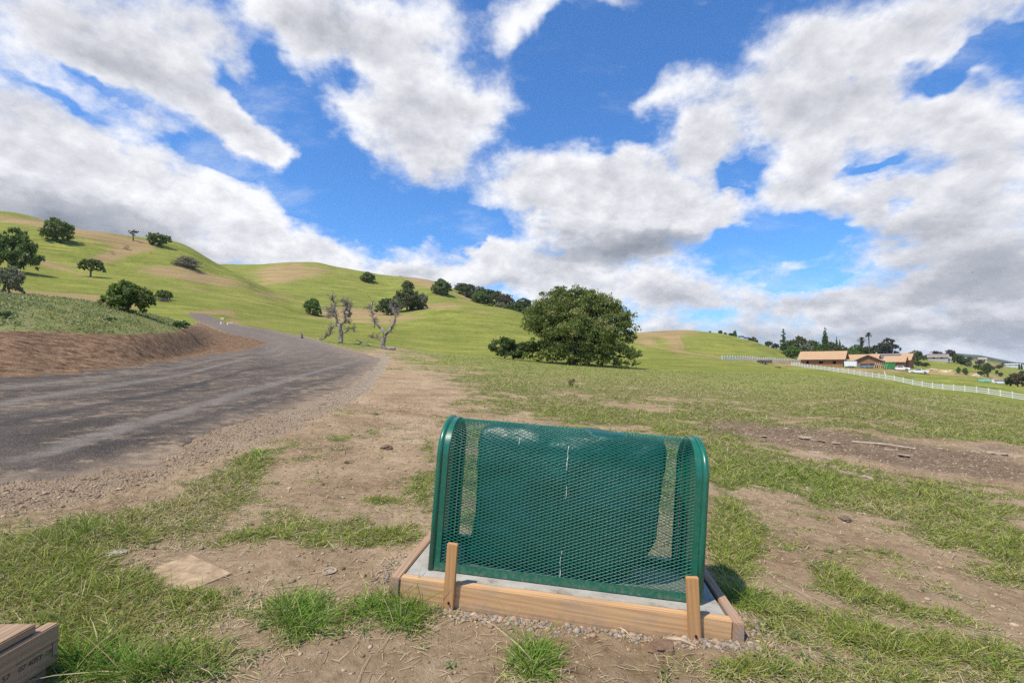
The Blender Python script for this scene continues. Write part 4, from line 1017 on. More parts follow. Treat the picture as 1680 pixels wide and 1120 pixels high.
OAKC = [(0.085, 0.145, 0.026), (0.23, 0.295, 0.065), (0.28, 0.28, 0.10)]
MIDC = [(0.075, 0.11, 0.028), (0.19, 0.22, 0.065), (0.22, 0.19, 0.10)]
GREYC = [(0.17, 0.20, 0.10), (0.34, 0.36, 0.20), (0.33, 0.29, 0.2)]
BRIGHTC = [(0.075, 0.16, 0.022), (0.19, 0.30, 0.055), (0.2, 0.24, 0.07)]
BROWNC = [(0.085, 0.075, 0.035), (0.19, 0.16, 0.085), (0.22, 0.15, 0.10)]
DARKC = [(0.058, 0.11, 0.026), (0.15, 0.215, 0.055), (0.18, 0.19, 0.07)]
def lobes_round(w, h, seed, n=7, base=0.12, top_heavy=0.0):
    g = random.Random(seed); L = [(0, 0, h * (0.44 + base * .5), w * .40, w * .38, h * .40)]
    for i in range(n):
        a = 6.283 * i / n + g.uniform(-.4, .4); rr = w * g.uniform(.22, .34); z = h * g.uniform(0.22 + top_heavy, .68)
        L.append((math.cos(a) * rr, math.sin(a) * rr, z, w * g.uniform(.16, .25), w * g.uniform(.16, .25), h * g.uniform(.18, .27)))
    L.append((g.uniform(-.1, .1) * w, 0, h * .80, w * .22, w * .22, h * .17))
    return L
# unit kinds are built at true size 10 m wide and scaled a little; meshes are shared by the copies
KINDS = {}
def kind(name, w, h, trunk, crown_fn, cols, n, leaf, seed, bark_m=None, th=None, twigs=1, **kw):
    L = crown_fn; me = leaf_mesh(name + '_crown', L, n, leaf, cols, seed, **kw)
    tm = limb_mesh(name + '_trunk', th or h * 0.28, trunk, [tuple(np.array(l[:3]) * [1, 1, 1]) for l in L[:7]], seed=seed, twigs=twigs)
    me.materials.append(M_LEAF); tm.materials.append(bark_m or M_BARK); KINDS[name] = (w, h, me, tm)
kind('round', 10, 7.0, .34, lobes_round(10, 7, 3), OAKC, 9000, .26, 3)
kind('wide', 12, 6.6, .36, lobes_round(12, 6.6, 13, 9, top_heavy=.05), OAKC, 9000, .27, 4)
kind('umbrella', 11, 6.6, .32, [(0, 0, 4.6, 3.6, 3.2, 1.3), (-2.6, 0, 3.9, 2.2, 2.2, 1.0), (2.9, 0, 3.4, 2.2, 2.0, 1.1), (4.2, .5, 2.4, 1.2, 1.4, .9), (0, 1.5, 5.2, 2.4, 2.2, .9), (-3.9, 0, 3.1, 1.2, 1.2, .7), (.6, -1.4, 4.6, 2, 1.6, 1)], OAKC, 8000, .24, 5, th=2.3, twigs=3)
kind('olive', 9, 6.5, .3, lobes_round(9, 6.5, 23, 8), MIDC, 8000, .24, 6)
kind('grey', 9, 6.5, .3, lobes_round(9, 6.5, 33, 8), GREYC, 7000, .24, 7)
kind('bright', 8, 6, .2, lobes_round(8, 6, 43, 8), BRIGHTC, 7000, .22, 8)
kind('brown', 9, 6.5, .3, lobes_round(9, 6.5, 53, 8), BROWNC, 7000, .24, 9)
kind('dark', 9, 7, .3, lobes_round(9, 7, 63, 8), DARKC, 7000, .25, 10)
kind('sparse', 6, 5.2, .24, [(-1.6, 0, 3.8, 1.3, 1.2, .7), (1.5, .3, 4.0, 1.2, 1.2, .7), (0, 0, 4.5, 1.0, 1.0, .5), (.2, .3, 3.1, .9, .9, .5), (-.6, .2, 2.4, .5, .5, .4)], MIDC, 1500, .2, 11, th=2.0, twigs=4)
kind('bush', 8, 3.6, .15, [(0, 0, 1.6, 3, 2.6, 1.5), (-2.4, 0, 1.2, 1.6, 1.5, 1.1), (2.4, 0, 1.3, 1.7, 1.5, 1.2), (0, -1.4, 1.0, 2.4, 1.3, 1.0)], OAKC, 5500, .2, 12, th=.5)
kind('hedge', 8, 3.6, .15, [(0, 0, 1.6, 3, 2.6, 1.5), (-2.4, 0, 1.2, 1.6, 1.5, 1.1), (2.4, 0, 1.3, 1.7, 1.5, 1.2), (0, -1.4, 1.0, 2.4, 1.3, 1.0)], BRIGHTC, 4500, .2, 14, th=.5)
kind('cypress', 3, 12, .2, [(0, 0, 1.2 + i * .95, 1.30 * (1 - (i / 11) ** 2.0) + .05, 1.30 * (1 - (i / 11) ** 2.0) + .05, 1.0) for i in range(11)], DARKC, 6000, .20, 15, th=.9, twigs=0, spread=.3, core=.6, clumps=420)
kind('conifer', 8, 13, .28, [(math.cos(i * 2.4) * (2.4 - i * .2), math.sin(i * 2.4) * (2.4 - i * .2), 2.5 + i * .95, 2.0 - i * .14, 1.8 - i * .14, .5) for i in range(11)], DARKC, 5000, .22, 16, th=11.2, twigs=0, spread=.6, clumps=260)
kind('eucalyptus', 17, 13, .45, [(-4.5, 0, 7.5, 3, 3, 2), (0, 0, 10.4, 2.6, 2.6, 1.8), (4, 0, 8.0, 3.2, 3, 2.2), (6.5, 0, 5.6, 2.2, 2.2, 1.8), (-6, 0, 4.6, 2.0, 2, 1.6), (1, -1, 6, 4, 3, 2.2), (-2, 0, 8.9, 2.2, 2, 1.4), (3, 0, 3.6, 4.5, 3, 2)], [(0.045, 0.055, 0.032), (0.135, 0.135, 0.085), (0.19, 0.15, 0.11)], 11000, .28, 17, th=3.5, twigs=4)
used_kinds = set()
def tree(name, kd, px, Y, w_px, h_px, label, cat='tree', group=None, rz=None, base_dz=-0.12, Yb=None):
    """plant a tree at distance Y under photo column px, as wide and high as it measures there"""
    w, h, cm, tm = KINDS[kd]; p = on(px, Y, base_dz)
    u = p.x / p.y; wm = w_px / F * Y / math.sqrt(1 + u * u) ; hm = h_px / F * Y
    r = empty(name, p, rz if rz is not None else rnd.uniform(0, 6.28))
    k = wm / w; r.scale = (k, k, hm / h)
    for nm, me in (('crown', cm), ('trunk', tm)):
        c = bpy.data.objects.new(nm, me); C.objects.link(c); c.parent = r
    return tag(r, label, cat, group)
def hitY(px, py): return hit(px, py).y
HL = 'oaks on the left hill'
for (kd, px, py, w, h, lab) in [
    ('round', 84, 394, 62, 40, 'round dark green oak near the top of the left hill, leftmost on the skyline'),
    ('sparse', 210, 393, 28, 20, 'small sparse tree with an open crown on the crest of the left hill'),
    ('wide', 252, 402, 42, 23, 'low wide oak just right of the sparse tree on the crest of the left hill'),
    ('umbrella', 142, 454, 60, 34, 'leaning umbrella shaped oak alone on the middle of the left slope'),
    ('round', 12, 446, 100, 74, 'largest dark oak of the left slope, cut by the left edge of the photo'),
    ('grey', 8, 483, 62, 48, 'grey green bushy tree below the largest oak at the left edge'),
    ('round', 206, 511, 94, 52, 'broad dark green oak standing at the foot of the left slope behind the weedy bank'),
    ('bush', 264, 491, 32, 18, 'small rounded green oak bush right of the broad oak at the foot of the slope'),
]:
    dz = -.12 if kd in ('umbrella', 'sparse') else -.13 * h / F * hitY(px, py)
    tree('oak_tree', kd, px, hitY(px, py), w, h * (1.0 if dz == -.12 else 1.14), lab, group=HL, rz=0 if kd == 'umbrella' else None, base_dz=dz)
for (kd, px, py, w, h, lab) in [
    ('round', 601, 462, 27, 17, 'small round oak high on the far middle hill, standing alone'),
    ('round', 667, 474, 22, 14, 'small dark oak just above the olive grove behind the dead trees'),
    ('bright', 511, 516, 34, 28, 'bright green small tree on the slope left of the first dead tree'),
    ('dark', 636, 517, 44, 30, 'dark green oak behind the crown of the second dead tree, left of its grove'),
    ('olive', 667, 511, 56, 40, 'olive green oak, tallest of the grove behind the second dead tree'),
    ('grey', 690, 507, 26, 28, 'greyish thin tree at the right end of the grove behind the second dead tree'),
    ('round', 723, 483, 36, 27, 'round dark green oak on the ridge left of the long tree line'),
]:
    tree('oak_tree', kd, px, hitY(px, py), w, h * 1.1, lab, group='oaks on the middle hill', base_dz=-.12 * h / F * hitY(px, py))
WG = 'trees of the long wooded ridge left of the big oak'
for i, (kd, px, py, w, h, lab) in enumerate([
    ('dark', 757, 480, 26, 20, 'dark tree at the upper left end of the wooded ridge'),
    ('olive', 771, 486, 28, 24, 'olive tree second from the upper end of the wooded ridge'),
    ('grey', 786, 490, 28, 24, 'greyish tree third from the upper end of the wooded ridge'),
    ('dark', 800, 494, 30, 24, 'dark tree fourth from the upper end of the wooded ridge'),
    ('olive', 815, 498, 30, 25, 'olive tree midway along the skyline of the wooded ridge'),
    ('brown', 830, 503, 30, 25, 'brownish tree on the skyline right of the ridge middle'),
    ('dark', 845, 507, 30, 25, 'dark tree on the ridge skyline two places left of the big oak'),
    ('dark', 860, 511, 32, 26, 'dark tree on the ridge skyline right beside the big oak'),
    ('bright', 786, 494, 30, 20, 'bright green tree with a visible trunk in front of the wooded ridge'),
    ('bright', 802, 503, 24, 13, 'low bright green bush, leftmost at the lower edge of the wooded ridge'),
    ('grey', 822, 505, 28, 20, 'grey brown thicket in the middle of the lower edge of the wooded ridge'),
    ('bright', 838, 512, 28, 16, 'low bright green bush right of the grey brown thicket on the ridge'),
    ('olive', 855, 517, 28, 17, 'olive bush at the low right end of the wooded ridge'),
]):
    Yt = min(max(hitY(px, py + 3), 190), 330)
    t = tree('ridge_tree', kd, px, Yt, w, h, lab, group=WG)
tree('distant_shrub', 'bush', 655, min(hitY(655, 453), 325), 10, 4, 'tiny dark shrub on the skyline of the far middle hill', 'shrub')
# brush piles
def brush(px, py, w, h, label, n=260, seed=1):
    Y = hitY(px, py); p = on(px, Y); W = w / F * Y; H = h / F * Y; g = random.Random(seed); s = MB().tube([(-W * .3, 0, 0), (0, 0, H * .1), (W * .3, 0, 0)], W * .02, 5)
    for _ in range(n):
        a = g.uniform(0, 3.14); c = Vector((max(-.36, min(.36, g.gauss(0, .22))) * W, max(-.26, min(.26, g.gauss(0, .16))) * W, 0)); k = max(0.05, 1 - (c.x / W * 2) ** 2 - 0.4 * (c.y / W * 2) ** 2)
        c.z = g.uniform(0, H * .95) * k; d = Vector((math.cos(a), math.sin(a), g.uniform(-.25, .35))) * W * g.uniform(.06, .17)
        s.tube([c - d, c + Vector((0, 0, .06 * H * g.random())), c + d], [W * .004, W * .0065, W * .002], 4)
    o = s.build('brush_pile', M_BRUSH); o.location = p
    return tag(o, label, 'brush pile')
brush(301, 437, 46, 19, 'large grey pile of cut brush on the shoulder of the left hill', 420, 2)
brush(200, 407, 13, 8, 'small grey brush heap below the sparse tree on the left hill', 120, 3)
brush(176, 414, 9, 6, 'tiny grey brush heap left of the small one on the left hill', 80, 4)
brush(241, 415, 8, 4, 'tiny brush heap below the low wide oak on the left hill', 60, 6)
brush(263, 494, 28, 6, 'low pale brush lying under the small rounded oak bush', 160, 5)

# the big oak
Yo = 57.0; p = on(946, Yo, -0.1); K = Yo / F
big = empty('oak_tree', p); tag(big, 'large spreading green oak in the middle of the field, biggest tree in the photo', 'tree')
def L_(px, py, rx, rz_, dy=0.0, ry=None):
    return ((px - 946) * K * 0.985, dy, (604 - py) * K, rx * K, (ry or rx * .9) * K, rz_ * K)
lob = [L_(925, 525, 54, 42), L_(965, 520, 50, 42, 1), L_(900, 548, 46, 42, -1), L_(1002, 545, 42, 40, 0), L_(950, 560, 62, 38, -2.5), L_(1022, 562, 24, 34, 0), L_(912, 500, 34, 24, 0), L_(940, 490, 32, 17, 0.5),
       L_(988, 510, 34, 22, .5), L_(882, 580, 34, 18, -1), L_(935, 585, 50, 18, -3), L_(1000, 588, 42, 18, -2.5), L_(1024, 590, 22, 16, -.5), L_(1022, 535, 20, 24, 0), L_(877, 530, 19, 24, 0), L_(940, 530, 46, 44, 3), L_(975, 565, 44, 36, 3.5), L_(960, 594, 44, 12, -3.5), L_(905, 590, 30, 12, -2), L_(935, 597, 34, 9, -4.5), L_(985, 600, 34, 9, -4.5), L_(1020, 602, 24, 9, -3.5), L_(880, 590, 26, 8, -3.5)]
me = leaf_mesh('big_oak_crown', lob, 82000, .125, [(0.085, 0.130, 0.024), (0.26, 0.295, 0.07), (0.31, 0.31, 0.10)], 31, clumps=1400, spread=.15, core=.42, zmin=-.7)
link('crown', me, M_LEAF, big)
tm = limb_mesh('big_oak_trunk', 2.0, .42, [l[:3] for l in lob[:14]], seed=5, twigs=5); link('trunk', tm, M_BARK, big)
sb = empty('oak_bush', on(828, 55.0, -.1)); tag(sb, 'low dark oak bush at the left foot of the large spreading oak', 'bush')
def L2(px, py, rx, rz_, dy=0.0): return ((px - 828) * K, dy, (587 - py) * K, rx * K, rx * .9 * K, rz_ * K)
lob2 = [L2(826, 568, 20, 13), L2(845, 573, 20, 12, .6), L2(862, 572, 20, 14, 1), L2(812, 574, 10, 8, -.3), L2(840, 580, 26, 7, -.8)]
link('crown', leaf_mesh('oak_bush_crown', lob2, 9000, .115, [(0.055, 0.092, 0.020), (0.15, 0.185, 0.05)], 32, clumps=170, spread=.2), M_LEAF, sb)
link('trunk', limb_mesh('oak_bush_trunk', .5, .1, [l[:3] for l in lob2], seed=6, twigs=6), M_DEAD, sb)

# the two dead trees: limbs traced as skeletons, then twigs
def dead_tree(base_px, base_py, Y, limbs, label, seed, twig_at=40):
    g = random.Random(seed); p = on(base_px, Y, -.15); r = empty('dead_tree', p); tag(r, label, 'dead tree', 'dead trees by the road'); k = Y / F
    def P_(q): return Vector(((q[0] - base_px) * k, (q[2] if len(q) > 2 else 0.0), (base_py - q[1]) * k + .15))
    allseg = []
    for i, (pts, r0, r1) in enumerate(limbs):
        V = [P_(q) for q in pts]; sm = []
        for j in range(len(V) - 1):
            for t in (0, .33, .66):
                sm.append(V[j].lerp(V[j + 1], t) + Vector((g.uniform(-1, 1), g.uniform(-1, 1), g.uniform(-1, 1))) * (0.06 if j or t else 0))
        sm.append(V[-1]); n = len(sm)
        s = MB().tube(sm, [(r0 + (r1 - r0) * (j / (n - 1)) ** .8) * g.uniform(.88, 1.12) for j in range(n)], 8)
        nm = 'trunk' if i == 0 else 'branch'
        # side twigs belong to their limb
        for _ in range(0 if i == 0 else max(4, int(twig_at * n / 32))):
            j = g.randrange(n // 3, n); a = sm[j]; d = Vector((g.uniform(-1, 1), g.uniform(-1, 1), g.uniform(-.5, 1.1))); L = g.uniform(.3, .95)
            b = a + d * L * .5 + Vector((0, 0, .06)); c = b + (d + Vector((g.uniform(-.8, .8), g.uniform(-.8, .8), g.uniform(-.5, .5)))) * L * .5
            s.tube([a, b, c], [.026, .016, .006], 4)
            for _ in range(4):
                e = b + Vector((g.uniform(-1, 1), g.uniform(-1, 1), g.uniform(-.6, 1))) * L * .4; s.tube([b, e], [.012, .005], 4)
        s.build(nm, M_DEAD, r, smooth=True)
    return r
dead_tree(558, 560, 50, [
    ([(558, 560), (559, 545), (557, 535), (559, 527)], .26, .17), ([(558, 536), (551, 527), (549, 515), (546, 505), (547, 494), (543, 488), (543, 482)], .15, .05),
    ([(559, 528), (566, 520), (563, 508), (569, 500), (567, 493)], .13, .08), ([(567, 505), (573, 510, .5), (568, 517, .6), (570, 500, .4), (571, 493, .2)], .09, .05), ([(567, 493), (572, 500), (566, 497), (562, 499)], .1, .04),
    ([(557, 531), (548, 530), (542, 536), (540, 545), (533, 551), (528, 553)], .11, .05), ([(561, 542), (568, 540), (575, 533, .4), (579, 541, .3)], .09, .04), ([(559, 528), (567, 526), (574, 527)], .08, .03), ([(548, 505), (541, 503), (533, 503)], .06, .02), ([(547, 515), (541, 514), (538, 517)], .06, .02), ([(556, 533), (552, 521), (545, 512), (538, 509)], .07, .02), ([(567, 494), (562, 490), (557, 492)], .05, .02)],
    'first gnarled bleached dead tree left, with many twisted limbs beside the road', 3, 95)
dead_tree(629, 565, 51, [
    ([(629, 565), (628, 555), (631, 545), (632, 540)], .27, .20), ([(632, 543), (625, 533), (617, 524), (612, 520), (609, 508), (608, 500), (610, 490)], .17, .06),
    ([(632, 543), (639, 534), (646, 522), (648, 512), (646, 503), (641, 496)], .16, .07), ([(647, 512), (652, 506), (655, 499)], .08, .03), ([(646, 505), (639, 498), (640, 492)], .07, .03),
    ([(629, 556), (621, 549), (614, 547), (606, 546)], .13, .07), ([(632, 543), (640, 538), (643, 532)], .1, .05), ([(613, 521), (613, 531)], .04, .015), ([(609, 500), (603, 497), (601, 498)], .05, .02)],
    'second bleached dead tree right, forking in a clean wide V shape', 7, 75)
# fallen limb and log beside the second dead tree
s = MB()
for pts, r_ in (([(-1.4, .2, .12), (-.9, .3, .55), (-.4, .1, .35), (.1, 0, .1)], .09), ([(-.9, .3, .5), (-1.5, .2, .8)], .05), ([(-.4, .1, .3), (-.2, .4, .8)], .05), ([(-1.0, .3, .4), (-1.7, .1, .3)], .04)):
    s.tube(pts, [r_, r_ * .9] + [r_ * .6] * (len(pts) - 2), 7)
o = s.build('fallen_branch', M_DEAD, smooth=True); o.location = on(606, 50.5, -.05); tag(o, 'pale broken branch lying left of the V shaped dead tree', 'fallen branch')
o = MB().tube([(-.6, 0, .18), (0, .05, .17), (.7, .1, .16)], [.16, .17, .15], 10).build('cut_log', M_DEAD, smooth=True); o.location = on(637, 50.0, -.05); tag(o, 'short cut log lying right of the V shaped dead tree', 'log')
o = MB().tube([(0, 0, -.1), (-.05, 0, .35), (-.28, .05, .85)], [.13, .10, .04], 8).build('leaning_stump', M_BRUSH, smooth=True); o.location = on(495, 53, 0); tag(o, 'dark leaning broken stump on the verge left of the dead trees', 'stump')
# little weed in the field and weeds on the bank
def weed(px, py, w, h, label, cols, seed, cat='weed', n=260):
    q = hit(px, py); k = q.y / F; W, H = w * k, h * k; r = empty(cat.replace(' ', '_'), q); tag(r, label, cat)
    link('leaves', leaf_mesh('weed_leaves', [(0, 0, H * .5, W * .4, W * .4, H * .4), (W * .2, 0, H * .7, W * .2, W * .2, H * .25), (-W * .2, 0, H * .4, W * .25, W * .2, H * .3)], n, H * .09, cols, seed, clumps=24, spread=.35), M_LEAF, r)
    s = MB(); g = random.Random(seed)
    for _ in range(8): s.tube([(0, 0, -.01), (g.uniform(-.3, .3) * W, g.uniform(-.3, .3) * W, H * g.uniform(.5, .95))], [H * .02, H * .008], 4)
    s.build('stem', M_BRUSH, r)
weed(939, 634, 14, 14, 'small upright brownish weed alone in the field below the large oak', [(0.22, 0.15, 0.08), (0.28, 0.28, 0.10)], 4, n=300)
weed(14, 523, 30, 12, 'dark green weed clump at the left edge on top of the earth bank', [(0.03, 0.075, 0.015), (0.09, 0.15, 0.04)], 5, 'weed clump', 700)
weed(182, 528, 24, 8, 'dark green weed clump in the middle of the bank top', [(0.03, 0.075, 0.015), (0.09, 0.15, 0.04)], 6, 'weed clump', 600)
weed(296, 540, 30, 14, 'biggest dark green weed clump at the right end of the bank top', [(0.025, 0.08, 0.015), (0.08, 0.16, 0.04)], 7, 'weed clump', 900)
# ground cover of the bank
def bank_weeds():
    g = np.random.default_rng(55); N = 150000; u = g.uniform(-2.1, -.62, N); Y = np.exp(g.uniform(math.log(11), math.log(36), N)); x = u * Y
    k = g.random(N) < np.clip(bil(banktop.astype(float), x, Y), 0, 1) * (0.10 + 0.9 * (fbm(x * .9, Y * .9, 5, 3, .6) > .5)); x, Y = x[k], Y[k]; n = len(x); z = ground_z(x, Y)
    s = g.uniform(.018, .05, n)[:, None]; d = g.normal(0, 1, (n, 3)); d /= np.linalg.norm(d, axis=1, keepdims=True); a = np.cross(d, g.normal(0, 1, (n, 3))); a /= np.linalg.norm(a, axis=1, keepdims=True); b = np.cross(d, a)
    p = np.stack([x, Y, z + np.abs(g.normal(0, .05, n)) + .02], 1)
    V = np.stack([p - a * s, p - b * s * .6, p + a * s, p + b * s * .6], 1).reshape(-1, 3); t = g.random((n, 1)); col = np.array([0.16, 0.19, 0.06]) * (1 - t) + np.array([0.36, 0.37, 0.15]) * t
    return tag(link('bank_weeds', np_mesh('bank_weeds', V, np.arange(4 * n).reshape(-1, 4), {'tint': np.repeat(col, 4, 0)}), M_LEAF), 'low blue green weeds covering the top of the earth bank', 'weeds', kind='stuff')
bank_weeds()
# ---------------- the building site and the valley on the right
M_PLY = wood('osb_sheathing', (0.42, 0.22, 0.11), (0.55, 0.30, 0.15), 0, dark=0.0)
M_ROOFPLY = simple('new_plywood_roof', (0.46, 0.285, 0.155), 0.8, 0.12, 1.2)
M_WALLPLY = simple('reddish_wall_sheathing', (0.33, 0.155, 0.078), 0.85, 0.18, 1.5)
M_TRIMW = simple('pale_fascia_board', (0.66, 0.47, 0.28), 0.7, 0.1, 3)
M_OPEN = simple('shade_black_and_black_paint', (0.02, 0.016, 0.014), 0.9)  # near black: interior shade put into colour; also black trailer and truck bed
M_WP = simple('white_fence_paint', (0.78, 0.78, 0.76), 0.55, 0.06, 2)
def M4(o, e1):
    e1 = Vector(e1).normalized(); e2 = Vector((-e1.y, e1.x, 0)); 
    return Matrix(((e1.x, e2.x, 0, o[0]), (e1.y, e2.y, 0, o[1]), (0, 0, 1, o[2]), (0, 0, 0, 1)))
def house(name, o, e1, L, D, wh, rh, label, windows=(), gable_open=None, over=.6, roofm=None, wallm=None, cat='house', door=None, dark_panel=None):
    """gable roof; o = near left corner, e1 along the front wall, depth to the back"""
    r = empty(name, (0, 0, 0)); r.matrix_world = M4(o, e1); tag(r, label, cat)
    wallm = wallm or M_WALLPLY; roofm = roofm or M_ROOFPLY; t = .18
    # front wall is built round its window openings
    s = MB(); xs_ = 0.0
    for (wx, ww, wz, wh2) in sorted(windows):
        s.box(xs_, wx, 0, t, -1.2, wh); s.box(wx, wx + ww, 0, t, -1.2, wz); s.box(wx, wx + ww, 0, t, wz + wh2, wh); xs_ = wx + ww
    s.box(xs_, L, 0, t, -1.2, wh)
    s.build('wall', wallm, r)
    MB().box(0, L, D - t, D, -1.2, wh).build('wall', wallm, r)
    for x in (0.0, L - t):
        s = MB()
        if x > 0 and gable_open:
            a, b, zt = gable_open; s.box(x, x + t, t, a, -1.2, wh); s.box(x, x + t, b, D - t, -1.2, wh); s.box(x, x + t, a, b, zt, wh)
        else: s.box(x, x + t, t, D - t, -1.2, wh)
        s.prism([(x, t, wh), (x, D - t, wh), (x, D / 2, wh + rh * (1 - 2 * t / D))], (0, 0, 0), (t, 0, 0))
        s.build('gable_wall', wallm, r)
    MB().box(t, L - t, D * .5, D * .5 + .1, -1.0, wh - .1).build('interior_shade_sheet', M_OPEN, r)  # near black sheet: shade behind the openings put into its colour
    s = MB(); k = over; sl = rh / (D / 2)
    for sgn in (0, 1):
        ya, yb = (-k, D / 2) if sgn == 0 else (D + k, D / 2)
        za, zb = wh - k * sl + .12, wh + rh + .12
        s.add([(-k, ya, za), (L + k, ya, za), (L + k, yb, zb), (-k, yb, zb), (-k, ya, za - .16), (L + k, ya, za - .16), (L + k, yb, zb - .16), (-k, yb, zb - .16)],
              [(0, 1, 2, 3), (4, 7, 6, 5), (0, 4, 5, 1), (1, 5, 6, 2), (3, 7, 4, 0), (2, 6, 7, 3)])
    rf = s.build('roof', roofm, r)
    s = MB().box(-k, L + k, -k - .05, -k - .004, wh - k * sl - .16, wh - k * sl + .13)
    s.build('fascia', M_TRIMW, rf)
    for x in (L + k + .01,):
        for ya, yb in ((-k, D / 2), (D + k, D / 2)):
            za, zb = wh - k * sl + .15, wh + rh + .15
            MB().prism([(x, ya, za), (x, yb, zb), (x, yb, zb - .34), (x, ya, za - .34)], (0, 0, 0), (.06, 0, 0)).build('rake_board', M_TRIMW, rf)
    for (wx, ww, wz, wh2) in windows:
        f = MB(); f.box(wx, wx + .09, -.03, t * .8, wz, wz + wh2).box(wx + ww - .09, wx + ww, -.03, t * .8, wz, wz + wh2).box(wx + .09, wx + ww - .09, -.03, t * .8, wz, wz + .09).box(wx + .09, wx + ww - .09, -.03, t * .8, wz + wh2 - .09, wz + wh2)
        f.build('window_frame', M_WALLPLY if wallm is M_WALLPLY else M_WP, r)
    if dark_panel:
        a, b = dark_panel; c0, c1 = -k + 0.5, D / 2 - .4; z_ = lambda y: wh + y * sl + .16
        MB().add([(a, c0, z_(c0)), (b, c0, z_(c0)), (b, c1, z_(c1)), (a, c1, z_(c1)), (a, c0, z_(c0) - .03), (b, c0, z_(c0) - .03), (b, c1, z_(c1) - .03), (a, c1, z_(c1) - .03)], [(0, 1, 2, 3), (4, 7, 6, 5), (0, 4, 5, 1), (1, 5, 6, 2), (3, 7, 4, 0), (2, 6, 7, 3)]).build('roofing_felt', M_FELT, r)
    return r
M_FELT = simple('grey_roofing_felt', (0.12, 0.125, 0.14), 0.8, 0.2, 2)
def gp(px, Y, dz=0): return on(px, Y, dz)
A = gp(1314, 195); B = gp(1379, 186)
zb = min(A.z, B.z) + .25
main = house('framed_house', (A.x, A.y, zb), (B.x - A.x, B.y - A.y, 0), 14.2, 9.0, 3.35, 2.6, 'largest timber framed house under construction, long plywood roof and three dark windows facing the field',
             windows=[(1.9, 1.0, .9, 1.35), (6.2, 1.6, 1.0, 1.05), (10.8, 1.3, .8, 1.3)], gable_open=(2.2, 5.6, 3.0), over=.95)
MB().box(14.65, 14.85, -.35, -.15, -1, 3.05).build('porch_post', M_TRIMW, main)
MB().box(14.65, 14.85, 6.2, 6.4, -1, 3.05).build('porch_post', M_TRIMW, main)
E1 = (B - A).normalized()
def house_at(px, Y, L, D, wh, rh, ang, label, dz=.2, **kw):
    p = gp(px, Y); e = Vector((math.cos(math.radians(ang)), math.sin(math.radians(ang)), 0))
    return house('framed_house', (p.x, p.y, p.z + dz), e, L, D, wh, rh, label, **kw)
house_at(1389, 194, 9.5, 8, 2.5, 2.0, -46, 'low middle wing of plywood under construction right of the largest house', windows=[(3.0, 1.2, .8, 1.2)], over=.8)
pg = gp(1404, 189); ang = math.radians(-129); e_ = Vector((math.cos(ang), math.sin(ang), 0)); pc = pg - e_ * 15
house('framed_house', (pc.x, pc.y, pg.z + .2), e_, 15, 8.0, 2.6, 2.0, 'second framed house whose wide reddish gable faces the field', over=.8)
house_at(1428, 205, 13, 8, 2.9, 2.2, -50, 'framed house behind the cars with dark felt on its plywood roof', windows=[(2.5, 1.2, .9, 1.2), (7, 1.2, .9, 1.2)], dark_panel=(2, 10), over=.8)
house_at(1452, 196, 6.0, 7, 2.4, 1.9, -47, 'rightmost framed house with reddish gable end beyond the white pickup', windows=[(2, 1.2, .8, 1.1)], over=.7)
# white container, green skip, lumber rack
M_WHITEP = simple('white_panel_paint', (0.74, 0.76, 0.78), 0.45, 0.05, 2)
M_GREENP = simple('green_skip_paint', (0.03, 0.22, 0.06), 0.5, 0.2, 2)
M_RUB = simple('tyre_rubber', (0.02, 0.02, 0.02), 0.85)
M_CHR = simple('wheel_rim', (0.45, 0.45, 0.46), 0.35, metallic=0.8)
M_GLASS = simple('car_glass', (0.02, 0.025, 0.03), 0.08, 0.05, spec=0.8)
def wheels(r, xs_, y0, y1, rad=.36):
    for x in xs_:
        for y in (y0, y1):
            w_ = MB().tube([(x, y - .12, rad), (x, y + .12, rad)], rad, 14).build('wheel', M_RUB, r)
            yy = y - .125 if y < 0 else y + .105
            MB().tube([(x, yy, rad), (x, yy + .02, rad)], rad * .58, 10).build('rim', M_CHR, w_)
def pose(r, px, Y, ang): r.location = on(px, Y, 0); r.rotation_euler = (0, 0, math.radians(ang)); return r
def side_extrude(s, prof, y0, y1): s.prism([(x, 0, z) for x, z in prof], (0, y0, 0), (0, y1, 0)); return s
tr = empty('cargo_trailer', (0, 0, 0)); tag(tr, 'white boxy cargo trailer parked before the middle wing', 'trailer'); pose(tr, 1396, 178, -44)
MB().box(-1.9, 1.9, -1.05, 1.05, .45, 2.35).build('body', M_WHITEP, tr, bevel=.05)
MB().box(1.905, 1.93, -.9, .9, .6, 2.2).build('rear_door', simple('pale_door', (.62, .64, .67), .5), tr); wheels(tr, [-.35, .45], -1.1, 1.1, .32); MB().tube([(-1.9, 0, .5), (-2.8, 0, .45)], .05, 6).build('hitch', M_RUB, tr)
sk = empty('skip_bin', (0, 0, 0)); tag(sk, 'green steel skip bin between the lumber rack and the white pickup', 'skip bin'); pose(sk, 1458.5, 177, -42)
s = MB(); side_extrude(s, [(-1.5, .25), (1.5, .25), (1.9, 2.3), (-1.9, 2.3)], -1.2, 1.2); s.build('body', M_GREENP, sk)
s = MB()
for x in (-1.3, -.65, 0, .65, 1.3): s.box(x - .05, x + .05, -1.27, -1.205, .3, 2.2)
s.box(-1.95, 1.95, -1.28, 1.28, 2.3, 2.4); s.build('ribs', M_GREENP, sk)
rk = empty('lumber_rack', (0, 0, 0)); tag(rk, 'A shaped rack of leaning pale framing trusses left of the green skip', 'lumber rack'); pose(rk, 1444, 178, -42)
for i in range(7):
    x = -1.8 + i * .6; MB().tube([(x, -.8, 0), (x + .55, 0, 2.3), (x + .7, .8, 0)], .05, 5).build('truss', M_TRIMW, rk)
MB().box(-2, 2.4, -.03, .05, 1.1, 1.2).build('rail', M_TRIMW, rk)
